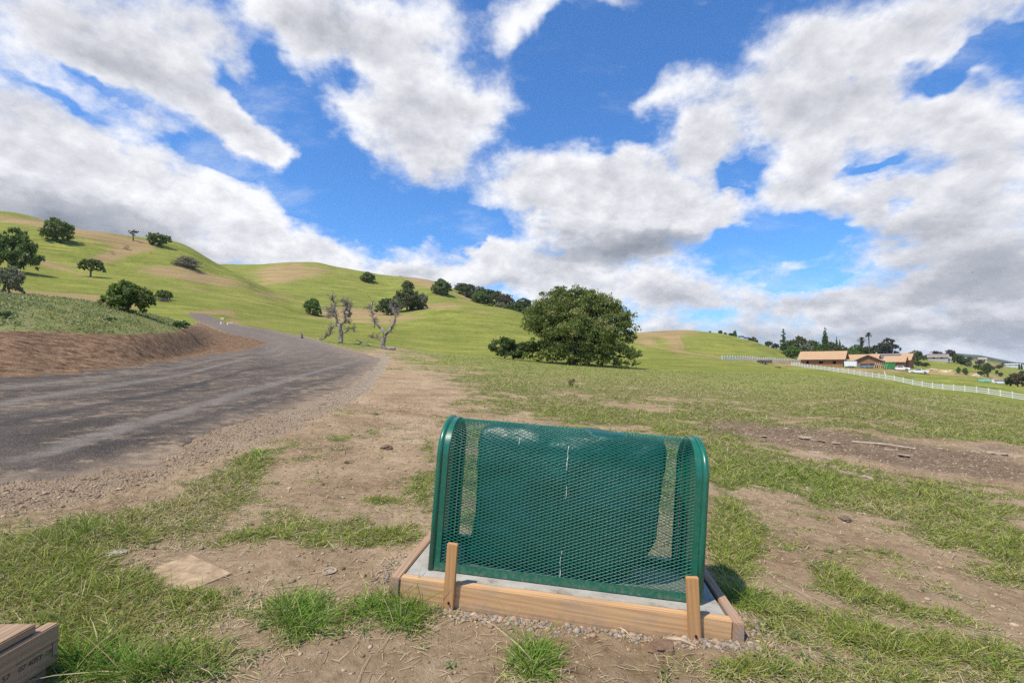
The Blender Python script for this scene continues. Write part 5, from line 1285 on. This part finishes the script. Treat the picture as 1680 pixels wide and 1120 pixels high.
def car(name, paint, px, Y, ang, label, kindv, group):
    r = empty(name, (0, 0, 0)); tag(r, label, kindv, group); pose(r, px, Y, ang); s = MB()
    if kindv == 'pickup':
        side_extrude(s, [(-2.75, .45), (2.75, .45), (2.8, .9), (2.65, 1.12), (1.25, 1.2), (1.2, 1.2), (-2.75, 1.2)], -.95, .95); s.build('body', paint, r, bevel=.06)
        s = MB(); side_extrude(s, [(-.95, 1.2), (1.3, 1.2), (.65, 1.82), (-.75, 1.85)], -.82, .82); s.build('cab', paint, r, bevel=.05)
        s = MB(); side_extrude(s, [(-.78, 1.27), (1.08, 1.27), (.58, 1.74), (-.66, 1.76)], -.84, .84); s.build('side_window', M_GLASS, r)
        MB().box(-2.6, -1.0, -.8, .8, 1.12, 1.215).build('truck_bed', M_OPEN, r); wheels(r, [-1.7, 1.75], -.9, .9, .4)
    else:
        side_extrude(s, [(-2.3, .4), (2.3, .4), (2.35, .85), (2.1, 1.0), (-2.3, 1.05)], -.9, .9); s.build('body', paint, r, bevel=.06)
        s = MB(); side_extrude(s, [(-2.2, 1.05), (1.25, 1.0), (.6, 1.6), (-1.9, 1.66)], -.78, .78); s.build('cab', paint, r, bevel=.05)
        s = MB(); side_extrude(s, [(-1.95, 1.1), (1.0, 1.08), (.5, 1.52), (-1.75, 1.56)], -.8, .8); s.build('side_window', M_GLASS, r); wheels(r, [-1.45, 1.45], -.85, .85, .35)
    for y in (-.65, .65):
        MB().box(2.33 if kindv != 'pickup' else 2.79, 2.37 if kindv != 'pickup' else 2.83, y - .16, y + .16, .66, .82).build('headlight', M_CHR, r)
    return r
PW = simple('white_car_paint', (0.78, 0.79, 0.80), 0.25, 0.03, 2, spec=.6); PB = simple('dark_blue_car_paint', (0.02, 0.035, 0.06), 0.2, 0.1, 2, spec=.6); PS = simple('silver_blue_paint', (0.18, 0.23, 0.30), 0.25, 0.1, 2, spec=.6)
VG = 'vehicles parked at the building site'
car('parked_suv', PS, 1421.5, 178, -40, 'silver blue car parked at the building site, left of the dark one', 'car', VG)
car('parked_suv', PB, 1430, 181, -42, 'dark blue car parked at the building site behind the silver one', 'car', VG)
car('pickup_truck', PW, 1477, 175, -43, 'white pickup parked beside the rightmost framed house', 'pickup', VG)
car('pickup_truck', PW, 1507, 171, 137, 'white pickup parked alone on the grass at the right end of the site', 'pickup', VG)
# black trailer bed in the paddock, and a low one beside it
r = empty('black_flatbed', (0, 0, 0)); tag(r, 'long black slatted trailer bed standing in the paddock left of the houses', 'trailer'); pose(r, 1254.5, 150, -18)
MB().box(-2.0, 2.0, -.9, .9, .35, .5).build('deck', M_OPEN, r)
s = MB()
for z in (.62, .86, 1.1): s.box(-2.0, 2.0, -.94, -.9, z, z + .17)
s.build('side_slats', M_OPEN, r); wheels(r, [-.4, .4], -.95, .95, .3)
s = MB()
for z in (.62, .86, 1.1): s.box(-2.0, 2.0, .9, .94, z, z + .17)
s.build('side_slats', M_OPEN, r)
s = MB().box(-.9, .9, -.4, .4, 0, .28).box(-.8, .8, -.3, .3, .28, .38); o = s.build('pallet_stack', simple('dark_pallet', (.08, .06, .05), .9), bevel=.02); pose(o, 1276, 152, -18); tag(o, 'low dark pallet stack right of the black trailer bed', 'pallets')
# piles of earth on the right of the site
def pile(px, py, w, h, label, seed, col=(0.44, 0.32, 0.17)):
    Y = hitY(px, py); k = Y / F; bm = bmesh.new(); bmesh.ops.create_icosphere(bm, subdivisions=4, radius=1)
    for v in bm.verts:
        n_ = mn.noise(v.co * 1.7 + Vector((seed, 0, 0))) * .35 + mn.noise(v.co * 5 + Vector((seed, 3, 0))) * .1
        v.co = v.co * (1 + n_); v.co.x *= w * k * .5; v.co.y *= w * k * .3; v.co.z *= h * k
    me = bpy.data.meshes.new('earth_pile'); bm.to_mesh(me); bm.free(); o = link('earth_pile', me, simple('pile_earth', col, .95, .3, 2, bump=.1), None, True); o.location = on(px, Y, -.1); return tag(o, label, 'earth pile')
pile(1530, 608, 26, 4, 'long low heap of tan earth right of the lone white pickup', 1)
pile(1552, 611, 26, 5, 'pale heap of earth behind the small bright bushes on the right', 2, (.55, .42, .25))
pile(1600, 617, 14, 4, 'small pale earth heap left of the teal tarp', 3, (.55, .44, .28))
pile(362, 523, 11, 3.5, 'pale heap of spoil beside the far bend of the road', 5, (.42, .33, .19))
# teal tarp
bm = bmesh.new(); bmesh.ops.create_grid(bm, x_segments=14, y_segments=8, size=1)
for v in bm.verts: v.co.x *= 2.1; v.co.z = .55 * (1 - abs(v.co.y)) + .12 * mn.noise(v.co * 2); v.co.y *= 1.0
me = bpy.data.meshes.new('tarp'); bm.to_mesh(me); bm.free(); o = link('tarp', me, simple('teal_tarp', (.10, .42, .36), .5), None, True)
sol = o.modifiers.new('t', 'SOLIDIFY'); sol.thickness = .02; o.location = on(1612, 165, .02); tag(o, 'teal tarp over a heap by the track at the right', 'tarp')

# white rail fences: posts and rails, standing on the ground
def rail_fence(path, step, height, rails, label, name='rail_fence', pw=.13, rw=.15):
    """path: (photo x, distance)"""
    P_ = [Vector((ray(px, 600)[0] * Y, Y, 0)) for px, Y in path]; pts = []
    seg = [(P_[i + 1] - P_[i]).length for i in range(len(P_) - 1)]; tot = sum(seg); n = int(tot / step)
    for i in range(n + 1):
        s_ = tot * i / n; j = 0
        while j < len(seg) - 1 and s_ > seg[j]: s_ -= seg[j]; j += 1
        q = P_[j].lerp(P_[j + 1], s_ / seg[j]); q.z = gz(q.x, q.y); pts.append(q)
    r = empty(name, pts[0]); tag(r, label, 'fence'); pos = [p - pts[0] for p in pts]
    pm = MB().box(-pw / 2, pw / 2, -pw / 2, pw / 2, -.3, height).add([(-pw * .6, -pw * .6, height), (pw * .6, -pw * .6, height), (pw * .6, pw * .6, height), (-pw * .6, pw * .6, height), (0, 0, height + .07)], [(0, 1, 4), (1, 2, 4), (2, 3, 4), (3, 0, 4), (3, 2, 1, 0)]).mesh('post'); pm.materials.append(M_WP)
    for i, q in enumerate(pos):
        a = pos[min(i + 1, len(pos) - 1)] - pos[max(i - 1, 0)]
        o = bpy.data.objects.new('post', pm); C.objects.link(o); o.parent = r; o.location = q; o.rotation_euler = (0, 0, math.atan2(a.y, a.x))
    for z in rails:
        s = MB(); prev = None
        for i in range(len(pos) - 1):
            a, b = pos[i], pos[i + 1]; d = (b - a); nn = Vector((-d.y, d.x, 0)).normalized() * .022
            a2, b2 = a + Vector((0, 0, z)), b + Vector((0, 0, z)); up = Vector((0, 0, rw))
            s.add([a2 - nn, b2 - nn, b2 + nn, a2 + nn, a2 - nn + up, b2 - nn + up, b2 + nn + up, a2 + nn + up], [(0, 3, 2, 1), (4, 5, 6, 7), (0, 1, 5, 4), (2, 3, 7, 6), (1, 2, 6, 5), (0, 4, 7, 3)])
        s.build('rail', M_WP, r)
    return r
rail_fence([(1299, 176), (1340, 155), (1378, 142), (1452, 124), (1529, 112), (1614, 101), (1680, 93), (1760, 86)], 2.35, 1.32, (.12, .52, .95), 'long white rail fence running down the field to the right edge', rw=.16)
rail_fence([(1185, 136), (1200, 143), (1225, 155), (1250, 168), (1280, 186), (1315, 215)], 2.6, 1.35, (.12, .5, .9), 'curved white rail fence on the rise left of the largest framed house', rw=.2)
# small white stakes in the paddock
for (px, py, h, lab) in ((1451, 613.5, 4.5, 'short white marker post in the paddock below the lumber rack'), (1514.5, 612.5, 5, 'short white marker post below the lone white pickup')):
    Y = hitY(px, py); o = MB().box(-.11, .11, -.1, .1, -.1, h / F * Y).box(-.13, .13, -.12, .12, h / F * Y, h / F * Y + .05).build('marker_post', M_WP); o.location = on(px, Y); tag(o, lab, 'marker post')

# trees round the houses
TG = 'trees behind the building site'
for (nm, kd, px, Y, w, h, lab) in [
    ('conifer_tree', 'conifer', 1287, 236, 17, 42, 'dark conifer with tiered branches left of the houses, rising over the round trees'),
    ('garden_tree', 'dark', 1293, 232, 30, 26, 'dark round tree under the conifer'),
    ('garden_tree', 'bright', 1301, 224, 28, 22, 'bright green low tree at the end of the curved fence'),
    ('garden_tree', 'olive', 1313, 238, 36, 34, 'large olive green tree behind the left end of the largest house roof'),
    ('garden_tree', 'grey', 1324, 230, 26, 26, 'greyish tree just above the left part of the largest house roof'),
    ('garden_tree', 'dark', 1334, 240, 26, 30, 'dark tree between the olive tree and the thin cypress'),
    ('cypress_tree', 'cypress', 1337.5, 226, 6, 34, 'thin dark cypress left of the tall cypress'),
    ('cypress_tree', 'cypress', 1355.5, 228, 14, 58, 'tall dark pointed cypress above the largest house roof'),
    ('garden_tree', 'bright', 1346, 232, 20, 26, 'bright green tree at the left foot of the tall cypress'),
    ('garden_tree', 'olive', 1365, 234, 30, 30, 'olive tree at the right foot of the tall cypress'),
    ('cypress_tree', 'cypress', 1374, 240, 7, 40, 'small pointed cypress, taller of the two right of the tall cypress'),
    ('cypress_tree', 'cypress', 1379, 244, 7, 36, 'small pointed cypress, shorter of the two right of the tall cypress'),
    ('garden_tree', 'dark', 1381, 234, 22, 26, 'dark tree over the gable of the largest house'),
    ('garden_tree', 'bright', 1398, 226, 26, 26, 'green tree over the low middle wing'),
    ('garden_tree', 'dark', 1408, 232, 24, 30, 'dark green tree left of the thick palm'),
    ('garden_tree', 'dark', 1423, 238, 24, 28, 'dark tree between the two palms'),
    ('garden_tree', 'olive', 1437, 234, 28, 30, 'olive tree left below the tall spreading eucalyptus'),
    ('eucalyptus_tree', 'eucalyptus', 1459, 232, 62, 45, 'tall spreading grey green eucalyptus right of the palms'),
    ('garden_tree', 'dark', 1452, 222, 26, 18, 'low dark tree in front of the eucalyptus'),
    ('garden_tree', 'dark', 1474, 226, 26, 20, 'dark tree under the right side of the eucalyptus'),
    ('garden_tree', 'dark', 1262, 240, 14, 10, 'small dark tree left of the conifer beyond the curved fence'),
    ('garden_tree', 'olive', 1273, 246, 16, 10, 'small olive tree between the small dark tree and the conifer'),
]:
    tree(nm, kd, px, Y, w, h, lab, group=TG)
# palms
def palm(px, Y, h_px, r_px, tr, label, seed, skirt):
    g = random.Random(seed); p = on(px, Y, -.1); k = Y / F; H = h_px * k; R = r_px * k; r = empty('palm_tree', p); tag(r, label, 'palm tree')
    MB().tube([(0, 0, -.2), (.05, 0, H * .5), (0, 0, H - R * .6)], [tr * 1.3, tr, tr], 8).build('trunk', M_BARK, r)
    s = MB()
    for i in range(54):
        a = g.uniform(0, 6.28); e = g.uniform(-.5, 1.35); d = Vector((math.cos(a) * math.cos(e), math.sin(a) * math.cos(e), math.sin(e)));
        for j in range(3):
            b0 = Vector((0, 0, H - R * .6)) + d * R * .35; w_ = d.cross(Vector((0, 0, 1))).normalized() * R * .10
            tip = Vector((0, 0, H - R * .6)) + d * R * 1.0 + Vector((g.uniform(-.2, .2), g.uniform(-.2, .2), -.28)) * R
            s.add([b0 - w_ * .4, b0 + w_ * .4, (b0 + tip) / 2 + w_, tip, (b0 + tip) / 2 - w_], [(0, 1, 2, 4), (4, 2, 3)])
        s.tube([(0, 0, H - R * .6), Vector((0, 0, H - R * .6)) + d * R * .4], [R * .03, R * .015], 4)
    s.build('crown', simple('palm_fronds', (.075, .09, .04), .6, .3, 2), r)
    if skirt:
        s = MB()
        for i in range(60):
            a = g.uniform(0, 6.28); z = H - R * .6 - g.uniform(0, R * 1.1); s.tube([(0, 0, z), (math.cos(a) * R * .45, math.sin(a) * R * .45, z - R * .35)], [R * .07, R * .03], 4)
        s.build('dead_frond_skirt', simple('dry_fronds', (.24, .19, .11), .9, .3, 2), r)
palm(1415, 236, 41, 7, .45, 'shorter palm with a thick trunk and a skirt of dry fronds', 2, True)
palm(1427, 232, 50, 6, .22, 'taller slender palm with a thin bare trunk', 3, False)
# skyline of the right hill
for (kd, px, py, w, h, lab) in [('brown', 1166, 549, 5, 3, 'tiny brown shrub, first on the skyline of the right hill'), ('dark', 1183, 552, 8, 6, 'small dark shrub on the skyline of the right hill'), ('brown', 1191, 554, 6, 4, 'tiny brown shrub right of the dark one on the right hill skyline'),
                                ('dark', 1200, 557, 12, 5, 'low dark shrub beside the pale skyline tree'), ('bright', 1207, 556, 8, 11, 'pale green upright small tree on the right hill skyline'), ('olive', 1237, 564, 11, 8, 'small bushy tree on the lower skyline of the right hill'), ('brown', 1231, 565, 6, 5, 'brown shrub left of the small bushy skyline tree'),
                                ('brown', 1243, 566, 5, 5, 'brown shrub right of the small bushy skyline tree')]:
    tree('skyline_shrub', kd, px, 243, w, h + 2, lab, 'shrub', 'shrubs on the right hill skyline', base_dz=-.6)
M_PANEL = simple('solar_glass', (0.03, 0.05, 0.09), 0.25, spec=.6)
for i, (px, lab) in enumerate(((1217, 'left dark solar panel array on the skyline of the right hill'), (1227, 'right dark solar panel array on the skyline of the right hill'))):
    r = empty('solar_array', on(px, 246, 0)); tag(r, lab, 'solar panels', 'solar arrays on the right hill')
    MB().prism([(-1.6, -.7, .9), (1.6, -.7, .9), (1.6, .7, 1.7), (-1.6, .7, 1.7)], (0, 0, 0), (0, .04, -.05)).build('panel', M_PANEL, r)
    for x in (-1.2, 1.2): MB().tube([(x, 0, -.4), (x, 0, 1.3)], .06, 6).build('leg', M_CHR, r)
# right valley: houses, trees
def farhouse(px, Y, L, D, wh, rh, ang, col, roofc, label):
    p = on(px, Y); e = Vector((math.cos(math.radians(ang)), math.sin(math.radians(ang)), 0))
    return house('distant_house', (p.x, p.y, p.z), e, L, D, wh, rh, label, windows=[(L * .2, 1.6, 1.0, 1.2), (L * .6, 1.6, 1.0, 1.2)], wallm=simple('pale_stucco', col, .85, .06, 1), roofm=simple('grey_shingle', roofc, .9, .15, 1), over=.5)
farhouse(1523, 288, 9, 7, 2.3, 1.5, -38, (.42, .37, .34), (.24, .21, .20), 'pale grey house with a broad roof on the far slope above the lone white pickup')
farhouse(1538, 290, 6, 6, 1.8, .8, -38, (.42, .38, .36), (.30, .27, .26), 'lower pale outbuilding right of the grey house on the far slope')
farhouse(1551, 296, 2, 2, 1.8, .5, -38, (.75, .73, .70), (.5, .48, .46), 'tiny white shed at the right end of the far slope row')
farhouse(1576, 620, 6, 6, 3, 1.5, -35, (.5, .45, .42), (.4, .36, .34), 'small house high among the trees on the far skyline')
farhouse(1606, 640, 8, 7, 3, 2, -35, (.5, .45, .38), (.34, .28, .24), 'brown roofed house among distant trees left of the blue ridge')
farhouse(1650, 560, 13, 8, 2.4, .8, -35, (.6, .6, .6), (.60, .60, .60), 'long white roofed barn far in the valley, left of its twin')
farhouse(1667, 565, 13, 8, 2.4, .8, -35, (.6, .6, .6), (.60, .60, .60), 'long white roofed barn far in the valley at the right edge')
VT = 'trees of the valley on the right'
for (kd, px, Y, w, h, lab) in [
    ('dark', 1504, 250, 26, 22, 'dark round tree right of the eucalyptus on the far slope'), ('dark', 1497, 262, 20, 16, 'dark tree peeping out left of the round one on the far slope'),
    ('dark', 1506, 226, 16, 9, 'low dark shrub, left half of the hedge above the lone pickup'), ('dark', 1517, 222, 18, 8, 'low dark shrub, right half of the hedge above the lone pickup'),
    ('brown', 1536, 310, 24, 18, 'brownish round tree behind the pale grey far house'), ('olive', 1524, 320, 16, 10, 'olive tree at the left of the pale grey far house'), ('dark', 1548, 304, 22, 14, 'dark low tree between the two brownish trees on the far slope'),
    ('brown', 1560, 305, 24, 22, 'tallest brownish tree on the far slope'), ('dark', 1571, 300, 24, 16, 'dark bushy tree right of the tallest brownish tree'), ('dark', 1583, 300, 24, 13, 'dark low tree near the right end of the far slope row'),
    ('dark', 1578, 330, 14, 14, 'dark tree on the skyline behind the far slope row'), ('grey', 1590, 280, 12, 9, 'blue green shrub at the end of the far slope row'),
    ('dark', 1604, 262, 18, 9, 'dark green low tree below the tan hillside'), ('bright', 1612, 258, 14, 8, 'bright green shrub right of the low tree below the tan hillside'),
    ('brown', 1625, 300, 18, 9, 'reddish brown tree in the valley left of the barns'), ('dark', 1620, 330, 16, 9, 'dark tree behind the reddish brown valley tree'), ('brown', 1608, 420, 18, 9, 'brown distant tree on the tan hillside'), ('brown', 1640, 420, 16, 7, 'brown distant tree between the ridge and the barns'),
    ('dark', 1619, 196, 15, 25, 'dark green upright tree beside the teal tarp'), ('bright', 1572, 188, 9, 12, 'bright green bush, left of the pair beyond the fence'), ('bright', 1583, 188, 12, 12, 'bright green bush, right of the pair beyond the fence'),
    ('dark', 1608, 200, 12, 8, 'low dark bush left of the upright tree by the tarp'), ('dark', 1641, 240, 9, 8, 'dark bush in the pale field behind the track'), ('dark', 1635, 250, 6, 8, 'smaller dark bush left of the bush in the pale field'),
    ('brown', 1668, 148, 44, 24, 'big dark brown green bush at the right edge behind the fence'), ('dark', 1655, 150, 20, 16, 'dark bush at the left foot of the big one at the right edge'),
    ('cypress', 1672, 500, 4, 12, 'thin far cypress, left of two at the right edge'), ('cypress', 1676, 505, 4, 12, 'thin far cypress, right of two at the right edge'), ('dark', 1677, 330, 14, 7, 'far dark tree at the right edge below the cypresses'), ('olive', 1650, 640, 20, 6, 'far olive tree under the blue ridge'), ('dark', 1590, 640, 14, 8, 'far dark tree beside the brown roofed house'),
]:
    tree('valley_tree', kd, px, Y, w, h, lab, group=VT)
# track with a parked car, far right
p0 = on(1638, 168)
car('parked_suv', PW, 1640, 168, -30, 'white car on the pale track at the far right', 'car', VG)
# ---------------- small things in the foreground
M_OLDW = wood('grey_weathered_timber', (0.25, 0.155, 0.09), (0.43, 0.295, 0.185), 1, dark=.6, weather=.2)
tp = empty('timber_stack', (-1.330, 1.30, 0.018)); tag(tp, 'weathered brown timbers stacked in the lower left corner, the upright one stamped', 'timber stack')
zt = -0.724
def tbox(name, x0, x1, y0, y1, z0, z1, lab=None):
    o = MB().box(x0, x1, y0, y1, z0, z1).build(name, M_OLDW, tp, bevel=.003)
    if lab: o['label'] = lab
    return o
bx, by = 1.36, -1.30
tbox('plank', -.42 , -1.302 + bx, -1.2, 1.318 + by, zt - .004, zt + .018, 'flat top plank with a worn grey end')
sb_ = tbox('upright_board', -1.325 + bx, -1.290 + bx, -1.2, 1.372 + by, -.835, zt - .006, 'upright stamped board')
tbox('lower_timber', -1.40 + bx, -1.300 + bx, -1.2, 1.352 + by, -.93, -.841, 'rough lower timber')
tbox('inner_timber', -.30, -1.328 + bx, -1.2, 1.36 + by, -.835, zt - .007)
M_INK = simple('faded_stamp_ink', (0.10, 0.075, 0.06), 0.9)
def stamp(body, y, z, size):
    cu = bpy.data.curves.new('stamp', 'FONT'); cu.body = body; cu.size = size; cu.extrude = .0002; o = bpy.data.objects.new('tmp', cu); C.objects.link(o)
    bpy.context.view_layer.update(); dg = bpy.context.evaluated_depsgraph_get(); me = bpy.data.meshes.new_from_object(o.evaluated_get(dg)); bpy.data.objects.remove(o)
    s = link('stamp', me, M_INK, sb_); s.matrix_basis = Matrix(((0, 0, 1, -1.290 + bx + .0006), (1, 0, 0, y), (0, 1, 0, z), (0, 0, 0, 1)))
stamp('07 40ST', 1.262 + by, -.800, .019); stamp('OR', 1.333 + by, -.800, .016); stamp('57', 1.222 + by, -.800, .020)
MB().box(-1.2895 + bx, -1.2890 + bx, 1.352 + by, 1.3535 + by, -.812, -.775).build('stamp_line', M_INK, sb_)
MB().box(-1.2895 + bx, -1.2890 + bx, 1.255 + by, 1.372 + by, -.776, -.775).build('stamp_line', M_INK, sb_)
for i in range(3):   # a knot and end checks
    pass
# a board half buried in the dirt left of the slab
q = hit(300, 940); o = MB().box(-.15, .15, -.09, .09, -.014, .0015).build('buried_board', simple('dusty_plywood', (.37, .255, .148), .95, .4, 18, bump=.004), bevel=.002)
o.location = (q.x + .02, q.y, q.z + .002); o.rotation_euler = (.022, .062, -.5); tag(o, 'square of dusty plywood half buried in the dirt left of the slab', 'board')
# ring of a pipe cap
q = hit(541, 938); s = MB(); n = 28
ring = [[], []]
for k in range(n):
    a = 6.283 * k / n
    for r_, z_ in ((.023, .001), (.026, .004), (.030, .001), (.018, -.004)): s.v.append((r_ * math.cos(a), r_ * math.sin(a), z_))
for k in range(n):
    for j in range(3): s.f.append((k * 4 + j, ((k + 1) % n) * 4 + j, ((k + 1) % n) * 4 + j + 1, k * 4 + j + 1))
s.f.append(tuple(k * 4 + 3 for k in range(n)))
o = s.build('pipe_cap', simple('dusty_pvc', (.40, .31, .22), .85, .2, 30), smooth=True); o.location = q + Vector((0, 0, .004)); o.rotation_euler = (0.02, .06, 0); tag(o, 'small round dusty pipe cap set flush in the dirt left of the slab', 'pipe cap')
def rock(px, py, w, h, col, label, cat, seed, name='rock'):
    q = hit(px, py); k = q.y / F; bm = bmesh.new(); bmesh.ops.create_icosphere(bm, subdivisions=3, radius=1)
    for v in bm.verts:
        v.co = v.co * (1 + .45 * mn.noise(v.co * 1.4 + Vector((seed, 0, 0))) + .18 * mn.noise(v.co * 4 + Vector((seed, 0, 0))))
        v.co.x *= w * k * .5; v.co.y *= w * k * .4; v.co.z *= h * k * .55
    me = bpy.data.meshes.new(name); bm.to_mesh(me); bm.free(); o = link(name, me, simple(name + '_surface', col, .9, .3, 40, bump=.004)); o.location = q + Vector((0, 0, h * k * .2)); o.rotation_euler = (0, 0, seed * 1.3)
    return tag(o, label, cat)
rock(635, 736, 21, 8, (.17, .10, .06), 'dark brown lump of earth alone on the bare ground behind the cage, left', 'clod', 1, 'earth_lump')
rock(569, 760, 9, 6, (.14, .09, .055), 'small dark lump of earth below left of the dark brown one', 'clod', 2, 'earth_lump')
rock(190, 907, 28, 4, (.34, .28, .21), 'pale flat stone lying in the grass on the left', 'stone', 3)
rock(330, 900, 10, 5, (.27, .20, .14), 'small grey stone near the upper edge of the buried board', 'stone', 4)
rock(1085, 1063, 44, 12, (.19, .115, .07), 'lump of reddish earth in front of the slab, right of its middle', 'clod', 5, 'earth_lump')
rock(1385, 852, 20, 7, (.17, .12, .08), 'dark clod on the bare strip right of the cage', 'clod', 6, 'earth_lump')
# cracked slabs of dried mud on the right strip
MG = 'crusts of dried grey mud'
M_CRUST = simple('dried_mud_crust', (.33, .25, .18), .95, .3, 14, bump=.012)
g = random.Random(31)
CR = [(1228,712,26,'leftmost'),(1252,716,22,'second from the left'),(1290,703,20,'on the far side of the strip'),(1318,718,34,'beside the thin pale stick end'),(1345,724,44,'largest of the middle'),(1372,727,26,'just left of the pale stick'),(1335,742,30,'below the largest, nearer the grass'),(1358,752,30,'low in the middle of the strip'),(1310,738,20,'small one by the grass'),(1392,776,46,'broad one lying in the near grass'),(1420,783,34,'right of the broad one in the near grass'),(1368,766,28,'left of the broad one in the near grass'),(1484,748,26,'right of the stick middle'),(1462,738,34,'under the stick'),(1636,744,44,'big one at the far right'),(1664,748,34,'at the right edge'),(1600,742,22,'left of the big right one'),(1540,735,20,'between the stick and the right ones')]
for i, (px, py, w, lab) in enumerate(CR):
    q = hit(px, py); k = q.y / F; W = w * k * .38; n = 9; s = MB(); rad = [W * g.uniform(.6, 1.1) for _ in range(n)]
    poly = [(rad[j] * math.cos(6.283 * j / n), rad[j] * .8 * math.sin(6.283 * j / n), W * .10 * g.uniform(-1, 1)) for j in range(n)]
    t = W * .09; top = [(x * .92, y * .92, z + t) for x, y, z in poly]; s.v = poly + top + [(0, 0, t * 1.1), (0, 0, -t)]
    s.f = [(j, (j + 1) % n, n + (j + 1) % n, n + j) for j in range(n)] + [(n + j, n + (j + 1) % n, 2 * n) for j in range(n)] + [((j + 1) % n, j, 2 * n + 1) for j in range(n)]
    o = s.build('mud_crust', M_CRUST); o.location = q + Vector((0, 0, t * .1)); o.rotation_euler = (g.uniform(-.03, .06), .062 + g.uniform(-.04, .04), 0); tag(o, 'cracked plate of dried grey mud, ' + lab, 'mud crust', MG)
a, b = hit(1398, 727), hit(1502, 738)
o = MB().tube([a + Vector((0, 0, .02)), a.lerp(b, .5) + Vector((0, 0, .035)), b + Vector((0, 0, .02))], [.014, .012, .008], 6).build('stick', simple('pale_stick', (.50, .42, .29), .8)); tag(o, 'long thin pale stick lying on the dark strip at the right', 'stick')
for (p1, p2, r_, lab, col) in (((1095, 1050), (1142, 1062), .007, 'splintered grey stick before the slab', (.42, .31, .2)), ((1012, 1030), (1040, 1052), .002, 'thin straw stem leaning in front of the boards', (.5, .4, .24))):
    a, b = hit(*p1), hit(*p2); o = MB().tube([a + Vector((0, 0, .006)), a.lerp(b, .5) + Vector((0, .004, .012)), b + Vector((0, 0, .005))], [r_, r_ * 1.1, r_ * .4], 6).build('stick', simple('stick_wood', col, .85)); tag(o, lab, 'stick')
q = hit(1462, 1045); o = MB().box(-.02, .02, -.012, .012, 0, .004).build('wood_chip', simple('chip_wood', (.36, .24, .15), .85)); o.location = q + Vector((0, 0, .012)); o.rotation_euler = (.2, .25, .9); tag(o, 'small square wood chip in the lower right grass', 'wood chip')
# barricade and posts at the far bend of the road
for (px, py, lab) in ((360.5, 534, 'short white post, left of the pair at the far bend of the road'), (371.5, 534, 'short white post, right of the pair at the far bend of the road')):
    Y = 60; o = MB().box(-.07, .07, -.05, .05, -.1, 4.2 / F * Y).box(-.08, .08, -.06, .06, 4.2 / F * Y, 4.2 / F * Y + .03).build('marker_post', M_WP); o.location = on(px, Y); tag(o, lab, 'marker post')
r = empty('barricade', on(368, 61)); tag(r, 'low orange and white barricade beside the road posts', 'barricade')
MB().box(-.25, .25, -.03, .03, .12, .26).build('board', simple('orange_board', (.62, .16, .03), .6), r); MB().box(.3, .95, -.03, .03, .2, .26).build('white_board', M_WP, r)
for x in (-.2, .2): MB().tube([(x, -.12, 0), (x, 0, .22), (x, .12, 0)], .015, 5).build('leg', M_WP, r)
# a bird far off in the sky
b_ = at(1595, 447, 110); r = empty('bird', b_); tag(r, 'tiny dark bird flying in the grey cloud at the right', 'bird')
bm = bmesh.new()
s = MB().tube([(-.22, 0, 0), (-.1, 0, .02), (.05, 0, .02), (.2, 0, .03), (.27, 0, .02)], [.01, .05, .065, .035, .008], 8); s.add([(-.05, -.02, .02), (.1, -.02, .02), (.04, -.42, .12), (-.03, -.40, .12)], [(0, 1, 2, 3)]); s.add([(-.05, .02, .02), (.1, .02, .02), (.04, .42, .14), (-.03, .40, .14)], [(0, 3, 2, 1)])
s.build('body', simple('dark_plumage', (.02, .02, .02), .8), r)
bm.free()
# ---------------- thin air over the valley: one closed box of even haze round everything
me = MB().box(-9900, 9900, -60, 4600, float(min(HZ.min(), -8)) - 1.0, float(HZ.max()) + 14).mesh('haze')
hz = link('haze', me); tag(hz, kind='stuff')
m, nt = material('haze')
v = nt.n('ShaderNodeVolumePrincipled', {'Color': (0.80, 0.88, 1.0, 1), 'Density': 0.00010, 'Anisotropy': 0.2})
nt.n('ShaderNodeOutputMaterial', {'Volume': v.outputs[0]})
me.materials.append(m)
m.cycles.homogeneous_volume = True
